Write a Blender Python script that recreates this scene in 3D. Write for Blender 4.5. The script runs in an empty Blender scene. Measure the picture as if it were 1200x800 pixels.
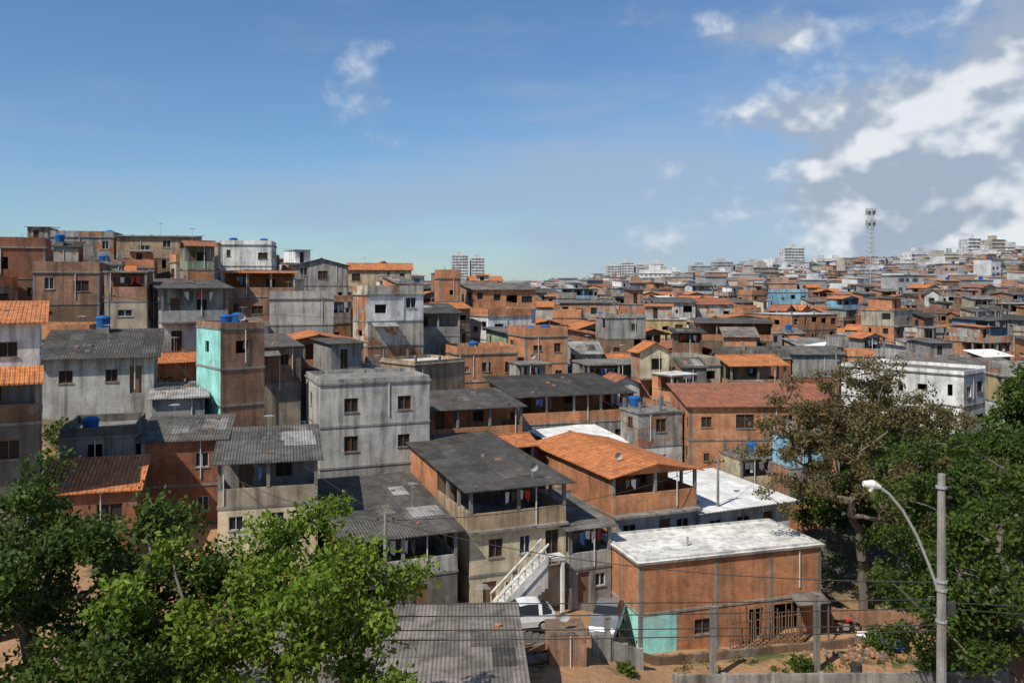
import bpy, math, random
import numpy as np
from mathutils import Vector
random.seed(23)
scene = bpy.context.scene
R = random.random
U = random.uniform
SUN = Vector((-0.66, -0.75, 0)).normalized()
SUN_EL = math.radians(50)

# ------------------------------------------------------------------ materials
def N(nt, t, ins=None, **kw):
    n = nt.nodes.new(t)
    for k, v in kw.items():
        setattr(n, k, v)
    if ins:
        for k, v in ins.items():
            if isinstance(v, bpy.types.NodeSocket):
                nt.links.new(v, n.inputs[k])
            else:
                n.inputs[k].default_value = v
    return n
def math_(nt, op, a, b=0.0, c=0.0, clamp=False):
    n = N(nt, 'ShaderNodeMath', {0: a, 1: b, 2: c}, operation=op); n.use_clamp = clamp
    return n.outputs[0]
def mix(nt, f, a, b, bt='MIX'):
    def c(v): return v if isinstance(v, bpy.types.NodeSocket) else (v[0], v[1], v[2], 1)
    n = N(nt, 'ShaderNodeMix', data_type='RGBA', blend_type=bt)
    for i, v in ((0, f), (6, c(a)), (7, c(b))):
        if isinstance(v, bpy.types.NodeSocket): nt.links.new(v, n.inputs[i])
        else: n.inputs[i].default_value = v
    return n.outputs[2]
def rng_(nt, v, a, b, c=0.0, d=1.0, sm=False):
    n = N(nt, 'ShaderNodeMapRange', {0: v, 1: a, 2: b, 3: c, 4: d})
    if sm: n.interpolation_type = 'SMOOTHSTEP'
    return n.outputs[0]
def new(name):
    m = bpy.data.materials.new(name); m.use_nodes = True
    nt = m.node_tree; nt.nodes.clear()
    o = nt.nodes.new('ShaderNodeOutputMaterial'); b = nt.nodes.new('ShaderNodeBsdfPrincipled')
    nt.links.new(b.outputs[0], o.inputs[0]); b.inputs['Specular IOR Level'].default_value = 0.2
    return m, nt, b, o
def noise(nt, sc, det=4, vec=None, mul=None, rough=0.6):
    if vec is None: vec = N(nt, 'ShaderNodeNewGeometry').outputs['Position']
    if mul: vec = N(nt, 'ShaderNodeVectorMath', {0: vec, 1: mul}, operation='MULTIPLY').outputs[0]
    return N(nt, 'ShaderNodeTexNoise', {'Vector': vec, 'Scale': sc, 'Detail': det, 'Roughness': rough}).outputs[0]
def uv(nt): return N(nt, 'ShaderNodeTexCoord').outputs['UV']
def objr(nt): return N(nt, 'ShaderNodeObjectInfo').outputs['Random']
def gray(nt, v): return N(nt, 'ShaderNodeCombineColor', {0: v, 1: v, 2: v}).outputs[0]
def dirt(nt, col, amt=0.6, dk=(0.085, 0.075, 0.06)):
    st = noise(nt, 1.0, 4, mul=(2.2, 2.2, 0.22))
    f = math_(nt, 'MULTIPLY', rng_(nt, st, .46, .66), amt)
    col = mix(nt, f, col, dk)
    bl = noise(nt, .6, 4)
    col = mix(nt, 1.0, col, gray(nt, rng_(nt, bl, .32, .68, .66, 1.2)), 'MULTIPLY')
    return mix(nt, 1.0, col, gray(nt, rng_(nt, objr(nt), 0, 1, .8, 1.15)), 'MULTIPLY')
M = {}
def plaster(k, name, c, amt=.6, patch=0.0):
    m, nt, b, o = new(name)
    fine = noise(nt, 7, 3)
    col = mix(nt, rng_(nt, fine, .3, .7, 0, .4), c, (c[0]*.6, c[1]*.6, c[2]*.58))
    p = noise(nt, .45, 4)
    pc = rng_(nt, p, .60, .62, 0, .6)
    col = mix(nt, pc, col, (.26+.2*c[0], .245+.2*c[1], .22+.2*c[2]))
    if patch:
        bt = N(nt, 'ShaderNodeTexBrick', {'Vector': uv(nt), 'Color1': (.50, .20, .09, 1), 'Color2': (.38, .15, .07, 1), 'Mortar': (.31, .25, .19, 1), 'Scale': 1.0, 'Mortar Size': .014, 'Brick Width': .30, 'Row Height': .2})
        q = noise(nt, .55, 5, mul=(1, 1, 1.6))
        col = mix(nt, rng_(nt, q, patch, patch+.015), col, bt.outputs[0])
    col = dirt(nt, col, amt)
    nt.links.new(col, b.inputs['Base Color']); b.inputs['Roughness'].default_value = .9
    bp = N(nt, 'ShaderNodeBump', {'Height': fine, 'Strength': .25, 'Distance': .08})
    nt.links.new(bp.outputs[0], b.inputs['Normal']); M[k] = m
def brick(k, name, c1, c2, mo, amt=.5, cem=.5):
    m, nt, b, o = new(name)
    bt = N(nt, 'ShaderNodeTexBrick', {'Vector': uv(nt), 'Color1': (*c1, 1), 'Color2': (*c2, 1), 'Mortar': (*mo, 1), 'Scale': 1.0,
        'Mortar Size': .013, 'Mortar Smooth': .3, 'Bias': 0.0, 'Brick Width': .30, 'Row Height': .2})
    col = bt.outputs[0]
    ce = noise(nt, 1.3, 4)
    col = mix(nt, rng_(nt, ce, .56, .66, 0, cem), col, mo)
    col = dirt(nt, col, amt, (.10, .07, .05))
    nt.links.new(col, b.inputs['Base Color']); b.inputs['Roughness'].default_value = .92
    bp = N(nt, 'ShaderNodeBump', {'Height': bt.outputs[1], 'Strength': .5, 'Distance': -.02})
    nt.links.new(bp.outputs[0], b.inputs['Normal']); M[k] = m
def corr(k, name, c, sheet=.3, stain=.65, per=.18, dk=(.035, .032, .028)):
    m, nt, b, o = new(name)
    u = uv(nt)
    bt = N(nt, 'ShaderNodeTexBrick', {'Vector': u, 'Color1': (c[0]*(1+sheet), c[1]*(1+sheet), c[2]*(1+sheet), 1), 'Color2': (c[0]*(1-sheet), c[1]*(1-sheet), c[2]*(1-sheet), 1),
        'Mortar': (c[0]*.4, c[1]*.4, c[2]*.4, 1), 'Scale': 1.0, 'Mortar Size': .012, 'Brick Width': 1.05, 'Row Height': 1.9}, offset=0.0)
    st = noise(nt, .9, 6, rough=.68)
    col = mix(nt, math_(nt, 'MULTIPLY', rng_(nt, st, .42, .64), stain), bt.outputs[0], dk)
    lich = noise(nt, 2.2, 4)
    col = mix(nt, rng_(nt, lich, .57, .68, 0, .5), col, (c[0]*.6+.13, c[1]*.6+.12, c[2]*.6+.10))
    col = mix(nt, 1.0, col, gray(nt, rng_(nt, objr(nt), 0, 1, .75, 1.4)), 'MULTIPLY')
    nt.links.new(col, b.inputs['Base Color']); b.inputs['Roughness'].default_value = .85
    sx = N(nt, 'ShaderNodeSeparateXYZ', {0: u}).outputs[0]
    w = math_(nt, 'SINE', math_(nt, 'MULTIPLY', sx, 2*math.pi/per))
    bp = N(nt, 'ShaderNodeBump', {'Height': w, 'Strength': .6, 'Distance': .03})
    nt.links.new(bp.outputs[0], b.inputs['Normal']); M[k] = m
def tile(k, name, c, stain=.5):
    m, nt, b, o = new(name)
    u = uv(nt)
    bt = N(nt, 'ShaderNodeTexBrick', {'Vector': u, 'Color1': (c[0]*1.15, c[1]*1.2, c[2]*1.2, 1), 'Color2': (c[0]*.75, c[1]*.7, c[2]*.7, 1),
        'Mortar': (c[0]*.3, c[1]*.3, c[2]*.3, 1), 'Scale': 1.0, 'Mortar Size': .02, 'Mortar Smooth': .6, 'Brick Width': .22, 'Row Height': .36}, offset=0.0)
    st = noise(nt, .8, 6, rough=.68)
    col = mix(nt, math_(nt, 'MULTIPLY', rng_(nt, st, .45, .66), stain), bt.outputs[0], (.14, .07, .05))
    nt.links.new(col, b.inputs['Base Color']); b.inputs['Roughness'].default_value = .8
    sx = N(nt, 'ShaderNodeSeparateXYZ', {0: u}).outputs[0]
    w = math_(nt, 'SINE', math_(nt, 'MULTIPLY', sx, 2*math.pi/.22))
    bp = N(nt, 'ShaderNodeBump', {'Height': w, 'Strength': .6, 'Distance': .04})
    nt.links.new(bp.outputs[0], b.inputs['Normal']); M[k] = m
def plain(k, name, c, rough=.6, metal=0.0):
    m, nt, b, o = new(name)
    f = noise(nt, 3, 3)
    col = mix(nt, rng_(nt, f, .3, .7, 0, .4), c, (c[0]*.6, c[1]*.6, c[2]*.6))
    nt.links.new(col, b.inputs['Base Color']); b.inputs['Roughness'].default_value = rough; b.inputs['Metallic'].default_value = metal
    M[k] = m
def hazed_farmat(k, name, c):  # aerial haze put into the base colour: paler, flatter tones for far buildings
    m, nt, b, o = new(name)
    f = noise(nt, .25, 4)
    col = mix(nt, rng_(nt, f, .35, .65), c, (c[0]*.6, c[1]*.6, c[2]*.6))
    nt.links.new(col, b.inputs['Base Color']); b.inputs['Roughness'].default_value = .95
    M[k] = m

brick('brick', 'hollow_brick', (.60, .245, .105), (.49, .19, .08), (.42, .31, .21), .42, .4)
brick('brick2', 'red_brick', (.38, .135, .07), (.30, .105, .055), (.26, .19, .14), .5)
brick('brick3', 'weathered_brick', (.41, .205, .115), (.31, .155, .09), (.31, .25, .20), .7)
plaster('grey', 'cement_render', (.33, .315, .29), .75)
plaster('dgrey', 'dark_render', (.18, .165, .145), .7)
plaster('lgrey', 'light_render', (.46, .44, .40), .65)
plaster('patch', 'broken_render', (.38, .36, .33), .7, .53)
plaster('patch2', 'broken_paint', (.54, .49, .40), .65, .56)
plaster('patch3', 'half_rendered_brick', (.34, .31, .27), .7, .46)
plaster('white', 'white_plaster', (.76, .75, .71), .45)
plaster('cream', 'cream_paint', (.64, .54, .36), .4)
plaster('beige', 'beige_paint', (.47, .40, .30), .6)
plaster('tan', 'tan_paint', (.42, .30, .19), .6)
plaster('brown', 'brown_render', (.24, .155, .10), .6)
plaster('turq', 'turquoise_paint', (.34, .74, .66), .3)
plaster('blue', 'blue_paint', (.12, .20, .30), .6)
plaster('lblue', 'light_blue_paint', (.28, .52, .66), .4)
plaster('green', 'green_paint', (.32, .38, .27), .6)
plaster('pink', 'salmon_paint', (.50, .28, .21), .6)
plaster('orange', 'orange_paint', (.55, .22, .09), .5)
plaster('yellow', 'ochre_paint', (.55, .42, .20), .5)
plaster('conc', 'concrete', (.29, .275, .25), .7)
plaster('slab', 'pale_slab', (.70, .68, .63), .4)
plaster('dslab', 'slab_weathered', (.25, .235, .21), .7)
corr('cd', 'fibre_cement_dark', (.075, .069, .062))
corr('cm', 'fibre_cement_mid', (.13, .12, .107))
corr('cl', 'fibre_cement_light', (.26, .25, .235))
corr('cw', 'white_sheet_roof', (.76, .76, .74), .08, .45, .3, (.30, .28, .25))
corr('cb', 'brown_sheet_roof', (.155, .135, .115))
tile('tile', 'terracotta_tile', (.62, .225, .08))
tile('tile2', 'aged_tile', (.40, .155, .085), .7)
plain('glass', 'window_glass', (.025, .03, .035), .15)
plain('dark', 'dark_shutter', (.04, .03, .025), .7)
plain('wood', 'wood', (.20, .12, .07), .8)
plain('frame', 'white_frame', (.60, .60, .57), .5)
plain('tank', 'blue_polyethylene', (.02, .11, .32), .5)
plain('metal', 'galvanised_metal', (.42, .42, .42), .5, .3)
plain('iron', 'dark_iron', (.05, .05, .05), .6)
plain('cloth', 'white_cloth', (.75, .75, .75), .9)
plain('cloth2', 'blue_cloth', (.12, .2, .45), .9)
plain('cloth3', 'red_cloth', (.5, .06, .04), .9)
plain('cloth4', 'yellow_cloth', (.55, .42, .12), .9)
plain('paint_white', 'car_paint_white', (.75, .75, .74), .25)
plain('paint_grey', 'car_paint_silver', (.30, .31, .33), .3, .4)
plain('tyre', 'rubber', (.02, .02, .02), .8)
plain('plastic_blue', 'blue_plastic', (.02, .07, .4), .4)
plain('bark', 'bark', (.15, .125, .10), .95)
plain('lamp', 'lamp_glass', (.8, .8, .78), .3)
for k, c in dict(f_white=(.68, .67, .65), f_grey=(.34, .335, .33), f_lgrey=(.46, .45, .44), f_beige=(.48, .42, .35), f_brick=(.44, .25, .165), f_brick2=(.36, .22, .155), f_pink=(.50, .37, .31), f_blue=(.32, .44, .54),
                 f_tile=(.50, .25, .15), f_roof=(.20, .195, .19), f_roof2=(.31, .30, .29), f_win=(.09, .09, .10)).items(): hazed_farmat(k, k.replace('f_', 'distant_'), c)

def leafmat(k, name, cols):
    m, nt, b, o = new(name)
    isl = N(nt, 'ShaderNodeNewGeometry').outputs['Random Per Island']
    f = noise(nt, .8, 3)
    t = math_(nt, 'ADD', math_(nt, 'MULTIPLY', isl, .5), math_(nt, 'MULTIPLY', rng_(nt, f, .32, .68), .5))
    r = nt.nodes.new('ShaderNodeValToRGB'); nt.links.new(t, r.inputs[0])
    e = r.color_ramp.elements; e[0].position = .1; e[0].color = (*cols[0], 1); e[1].position = .9; e[1].color = (*cols[2], 1)
    x = e.new(.5); x.color = (*cols[1], 1)
    nt.links.new(r.outputs[0], b.inputs['Base Color']); b.inputs['Roughness'].default_value = .6
    tr = N(nt, 'ShaderNodeBsdfTranslucent', {0: r.outputs[0]})
    mx = N(nt, 'ShaderNodeMixShader', {0: .35, 1: b.outputs[0], 2: tr.outputs[0]})
    nt.links.new(mx.outputs[0], o.inputs[0]); M[k] = m
leafmat('leafA', 'bright_leaves', [(.07, .12, .012), (.13, .20, .02), (.22, .30, .04)])
leafmat('leafB', 'green_leaves', [(.03, .06, .010), (.06, .10, .015), (.12, .17, .03)])
leafmat('leafD', 'olive_leaves', [(.11, .08, .035), (.155, .12, .05), (.16, .16, .055)])
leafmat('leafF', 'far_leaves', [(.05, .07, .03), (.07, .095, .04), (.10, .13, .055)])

# ------------------------------------------------------------------ terrain
ROWS = [
 (-80, [(-60, 6), (60, 6)]),
 (12, [(-60, 6), (60, 5)]),
 (28, [(-60, 6), (-15, 3), (0, 2.5), (20, 1.5), (60, 1)]),
 (40, [(-50, 7), (-28, 6), (-16, 4), (-9, 2), (-2, 1.3), (3, 1.0), (8, -.6), (20, -1.2), (60, -1)]),
 (46, [(-50, 9), (-28, 6.5), (-16, 4), (-9, 1.5), (-2, .9), (4, .5), (8, -1.2), (20, -1.3), (60, -1)]),
 (52, [(-50, 11), (-30, 8), (-22, 5.5), (-15, 4.5), (-9, 1.6), (-2, .6), (5, .1), (8, -1.6), (20, -1.7), (60, -1)]),
 (60, [(-60, 14), (-40, 12), (-25, 9.3), (-15, 5), (-5, 1.5), (5, 0), (20, -1), (60, 0)]),
 (75, [(-70, 16), (-50, 15), (-30, 12), (-15, 8), (0, 5), (20, 2.5), (60, 2.5)]),
 (95, [(-90, 18), (-60, 18.5), (-35, 16.5), (-20, 13.2), (-5, 8.5), (10, 5.5), (30, 4), (80, 4)]),
 (120, [(-90, 21), (-55, 20.5), (-30, 17), (-10, 12.5), (10, 8), (40, 5), (100, 5)]),
 (150, [(-110, 20), (-50, 18.5), (-20, 15), (10, 9.5), (40, 6.5), (120, 6)]),
 (220, [(-160, 15), (-50, 14), (0, 11.5), (60, 10), (150, 10)]),
 (300, [(-200, 12), (0, 11.5), (200, 15)]),
 (450, [(-250, 10), (0, 11), (200, 19), (350, 26)]),
 (700, [(-300, 10), (0, 13), (150, 22), (300, 35), (500, 46)]),
 (1000, [(-400, 8), (0, 14), (300, 28), (700, 38)]),
 (2200, [(-400, 0), (800, 4)]),
 (9000, [(-400, -10), (800, -10)])]
ry = [r[0] for r in ROWS]
def tz(x, y):
    y = max(-80, min(8999, y))
    for i in range(len(ry)-1):
        if y <= ry[i+1]: break
    f = (y-ry[i])/(ry[i+1]-ry[i])
    a = ROWS[i][1]; b = ROWS[i+1][1]
    za = np.interp(x, [p[0] for p in a], [p[1] for p in a]); zb = np.interp(x, [p[0] for p in b], [p[1] for p in b])
    return float(za*(1-f)+zb*f)

def np_mesh(name, V, loops, sizes, mats, midx=None, uvs=None, smooth=False):
    me = bpy.data.meshes.new(name)
    V = np.asarray(V, dtype=np.float32); loops = np.asarray(loops, dtype=np.int32); sizes = np.asarray(sizes, dtype=np.int32)
    me.vertices.add(len(V)); me.vertices.foreach_set('co', V.ravel())
    me.loops.add(len(loops)); me.loops.foreach_set('vertex_index', loops)
    me.polygons.add(len(sizes))
    st = np.concatenate([[0], np.cumsum(sizes)[:-1]]).astype(np.int32)
    me.polygons.foreach_set('loop_start', st); me.polygons.foreach_set('loop_total', sizes)
    for m in mats: me.materials.append(m)
    if midx is not None: me.polygons.foreach_set('material_index', np.asarray(midx, dtype=np.int32))
    if smooth: me.polygons.foreach_set('use_smooth', np.ones(len(sizes), dtype=bool))
    if uvs is not None:
        l = me.uv_layers.new(name='UVMap'); l.data.foreach_set('uv', np.asarray(uvs, dtype=np.float32).ravel())
    me.update(calc_edges=True); me.validate()
    return me
def add(o, parent=None):
    scene.collection.objects.link(o)
    if parent: o.parent = parent
    return o

ys = np.concatenate([np.linspace(-80, 160, 121), np.geomspace(166, 9000, 46)])
xs = np.concatenate([-np.geomspace(126, 9000, 24)[::-1], np.linspace(-120, 120, 121), np.geomspace(126, 9000, 24)])
V = [(x, y, tz(x, y)+.12*math.sin(x*.9+y*.3)*math.sin(y*.7)) for y in ys for x in xs]
nx = len(xs); L = []
for j in range(len(ys)-1):
    for i in range(nx-1):
        a = j*nx+i; L += [a, a+1, a+nx+1, a+nx]
m, nt, b, o = new('bare_earth')
f = noise(nt, .25, 7, rough=.65)
col = mix(nt, rng_(nt, noise(nt, 2.5, 6), .3, .7), (.46, .26, .13), (.30, .18, .10))
col = mix(nt, rng_(nt, f, .52, .62, sm=True), col, (.08, .10, .035))
sy = N(nt, 'ShaderNodeSeparateXYZ', {0: N(nt, 'ShaderNodeNewGeometry').outputs['Position']})
far = rng_(nt, sy.outputs[1], 54, 62)
col = mix(nt, far, col, mix(nt, rng_(nt, f, .4, .6), (.11, .10, .085), (.07, .08, .045)))
nt.links.new(col, b.inputs['Base Color']); b.inputs['Roughness'].default_value = 1
nt.links.new(N(nt, 'ShaderNodeBump', {'Height': noise(nt, 6, 6), 'Strength': .6, 'Distance': .15}).outputs[0], b.inputs['Normal'])
add(bpy.data.objects.new('ground', np_mesh('ground', V, L, [4]*(len(L)//4), [m], smooth=True)))

# ------------------------------------------------------------------ builder
class B:
    def __init__(s, name, x, y, z=0.0, rot=0.0, near=True, det=None):
        s.name, s.x, s.y, s.z, s.rot, s.near = name, x, y, z, rot, near
        s.det = near if det is None else det
        s.parts = {}
    def face(s, part, pts, mat):
        p = s.parts.setdefault(part if s.near else 'all', ([], [], []))
        p[0].extend(pts); p[1].append(len(pts)); p[2].append(mat)
    def hexa(s, part, b, t, mat, side=None):
        side = side or mat
        s.face(part, [t[0], t[1], t[2], t[3]], mat)
        s.face(part, [b[3], b[2], b[1], b[0]], side)
        for i in range(4):
            j = (i+1) % 4
            s.face(part, [b[i], b[j], t[j], t[i]], side)
    def box(s, part, x0, y0, z0, x1, y1, z1, mat, side=None):
        s.hexa(part, [(x0, y0, z0), (x1, y0, z0), (x1, y1, z0), (x0, y1, z0)], [(x0, y0, z1), (x1, y0, z1), (x1, y1, z1), (x0, y1, z1)], mat, side)
    def tube(s, part, a, b_, r0, r1, mat, n=8, cap=True):
        a = Vector(a); b_ = Vector(b_); d = (b_-a).normalized()
        u = d.cross(Vector((0, 0, 1)) if abs(d.z) < .9 else Vector((1, 0, 0))).normalized(); v = d.cross(u)
        A = [tuple(a+(u*math.cos(t)+v*math.sin(t))*r0) for t in [2*math.pi*i/n for i in range(n)]]
        C = [tuple(b_+(u*math.cos(t)+v*math.sin(t))*r1) for t in [2*math.pi*i/n for i in range(n)]]
        for i in range(n):
            j = (i+1) % n
            s.face(part, [A[j], A[i], C[i], C[j]], mat)
        if cap:
            s.face(part, A, mat); s.face(part, C[::-1], mat)
    def lathe(s, part, cx, cy, prof, mat, n=14):
        for k in range(len(prof)-1):
            (r0, z0), (r1, z1) = prof[k], prof[k+1]
            for i in range(n):
                a = 2*math.pi*i/n; c = 2*math.pi*(i+1)/n
                q = [(cx+r0*math.cos(a), cy+r0*math.sin(a), z0), (cx+r0*math.cos(c), cy+r0*math.sin(c), z0), (cx+r1*math.cos(c), cy+r1*math.sin(c), z1), (cx+r1*math.cos(a), cy+r1*math.sin(a), z1)]
                if r1 < 1e-4: q = q[:3]
                if r0 < 1e-4: q = [q[0], q[2], q[3]]
                s.face(part, q, mat)
    def wall(s, ox, oy, dx, dy, Ln, z0, z1, ops, mat):
        nxn, nyn = dy, -dx
        def P(u, z, o=0.0): return (ox+dx*u-nxn*o, oy+dy*u-nyn*o, z)
        ops = [q for q in ops if q[0] > .05 and q[2] < Ln-.05]
        us = sorted(set([0, Ln]+[q[0] for q in ops]+[q[2] for q in ops]))
        vs = sorted(set([z0, z1]+[min(z1-.05, z0+q[1]) for q in ops]+[min(z1-.05, z0+q[3]) for q in ops]))
        for i in range(len(us)-1):
            for j in range(len(vs)-1):
                cu = (us[i]+us[i+1])/2; cv = (vs[j]+vs[j+1])/2-z0
                if any(q[0] < cu < q[2] and q[1] < cv < q[3] for q in ops): continue
                s.face('walls', [P(us[i], vs[j]), P(us[i+1], vs[j]), P(us[i+1], vs[j+1]), P(us[i], vs[j+1])], mat)
        for (a, c, e, g, k) in ops:
            c = z0+c; g = min(z1-.05, z0+g); D = .13
            s.face('walls', [P(a, c), P(a, c, D), P(a, g, D), P(a, g)], mat)
            s.face('walls', [P(e, c, D), P(e, c), P(e, g), P(e, g, D)], mat)
            s.face('walls', [P(a, g), P(a, g, D), P(e, g, D), P(e, g)], mat)
            s.face('walls', [P(a, c, D), P(a, c), P(e, c), P(e, c, D)], 'conc')
            if k == 'o': continue
            pm = {'w': 'glass', 'd': 'wood', 's': 'dark', 'f': 'frame'}[k]
            s.face('windows' if k != 'd' else 'door', [P(a, c, D), P(e, c, D), P(e, g, D), P(a, g, D)], pm)
            if s.det and k in 'ws':
                fm = 'frame' if k == 'w' else 'wood'; t = .045
                def bar(u0, w0, u1, w1):
                    q0 = [P(u0, w0, .06), P(u1, w0, .06), P(u1, w0, D-.005), P(u0, w0, D-.005)]
                    q1 = [P(u0, w1, .06), P(u1, w1, .06), P(u1, w1, D-.005), P(u0, w1, D-.005)]
                    s.hexa('windows', q0, q1, fm)
                bar(a, c, a+t, g); bar(e-t, c, e, g); bar(a+t, c, e-t, c+t); bar(a+t, g-t, e-t, g)
                mid = (a+e)/2; bar(mid-t/2, c+t, mid+t/2, g-t)
                q0 = [P(a-.06, c-.07, -.06), P(e+.06, c-.07, -.06), P(e+.06, c-.07, -.003), P(a-.06, c-.07, -.003)]
                s.hexa('windows', q0, [(p[0], p[1], c) for p in q0], 'conc')
    def done(s, single=False):
        objs = []
        for part, (v, sz, mt) in s.parts.items():
            V = np.array(v, dtype=np.float64); sz_ = np.array(sz)
            st = np.concatenate([[0], np.cumsum(sz_)[:-1]])
            n = np.cross(V[st+1]-V[st], V[st+2]-V[st+1]); n /= np.maximum(1e-9, np.linalg.norm(n, axis=1))[:, None]
            flat = np.abs(n[:, 2]) > .985
            t = np.stack([-n[:, 1], n[:, 0], np.zeros(len(n))], 1); t /= np.maximum(1e-9, np.linalg.norm(t, axis=1))[:, None]
            t[flat] = (1, 0, 0)
            w = np.cross(n, t); w[flat] = (0, 1, 0)
            tt = np.repeat(t, sz_, 0); ww = np.repeat(w, sz_, 0)
            uvs = np.stack([(V*tt).sum(1), (V*ww).sum(1)], 1)
            keys = sorted(set(mt)); ix = {k: i for i, k in enumerate(keys)}
            me = np_mesh(part if s.near else s.name, V, np.arange(len(V)), sz_, [M[k] for k in keys], [ix[k] for k in mt], uvs)
            objs.append((part, me))
        if len(objs) == 1:
            o = bpy.data.objects.new(s.name, objs[0][1]); add(o)
        else:
            o = bpy.data.objects.new(s.name, None); add(o); o.empty_display_size = .5
            for part, me in objs: add(bpy.data.objects.new(part, me), o)
        o.location = (s.x, s.y, s.z); o.rotation_euler = (0, 0, math.radians(s.rot))
        return o

def tank(h, x, y, z, r=.6, mat='tank'):
    k = .85*r/.6
    h.box('tank_stand', x-r*.8, y-r*.8, z-.6, x+r*.8, y+r*.8, z+.1, 'conc')
    h.lathe('water_tank', x, y, [(.001, z+.1), (r*.86, z+.1), (r*.92, z+.1+k*.4), (r, z+.1+k*.85), (r*1.05, z+.1+k*.86), (r*1.06, z+.1+k*.95), (r*.8, z+.1+k*1.12), (r*.35, z+.1+k*1.2), (.001, z+.1+k*1.22)], mat, 12)
def dish(h, x, y, z):
    h.tube('satellite_dish', (x, y, z-.3), (x, y, z+.5), .025, .025, 'metal', 5)
    for i in range(10):
        a = 2*math.pi*i/10; c = 2*math.pi*(i+1)/10
        f = lambda t, rr, o: (x+rr*math.cos(t), y-.1-o, z+.6+rr*math.sin(t)*.9)
        h.face('satellite_dish', [f(a, .3, .12), f(c, .3, .12), f(c, .16, .03), f(a, .16, .03)], 'f_lgrey')
        h.face('satellite_dish', [f(a, .16, .03), f(c, .16, .03), (x, y-.1, z+.6)], 'f_lgrey')
def antenna(h, x, y, z):
    h.tube('antenna', (x, y, z), (x, y, z+1.8), .02, .015, 'metal', 4)
    for i in range(5):
        h.tube('antenna', (x-.35+.04*i, y-.3+.15*i, z+1.7), (x+.35-.04*i, y-.3+.15*i, z+1.7), .012, .012, 'metal', 4)
    h.tube('antenna', (x, y-.35, z+1.7), (x, y+.35, z+1.7), .012, .012, 'metal', 4)

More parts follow.
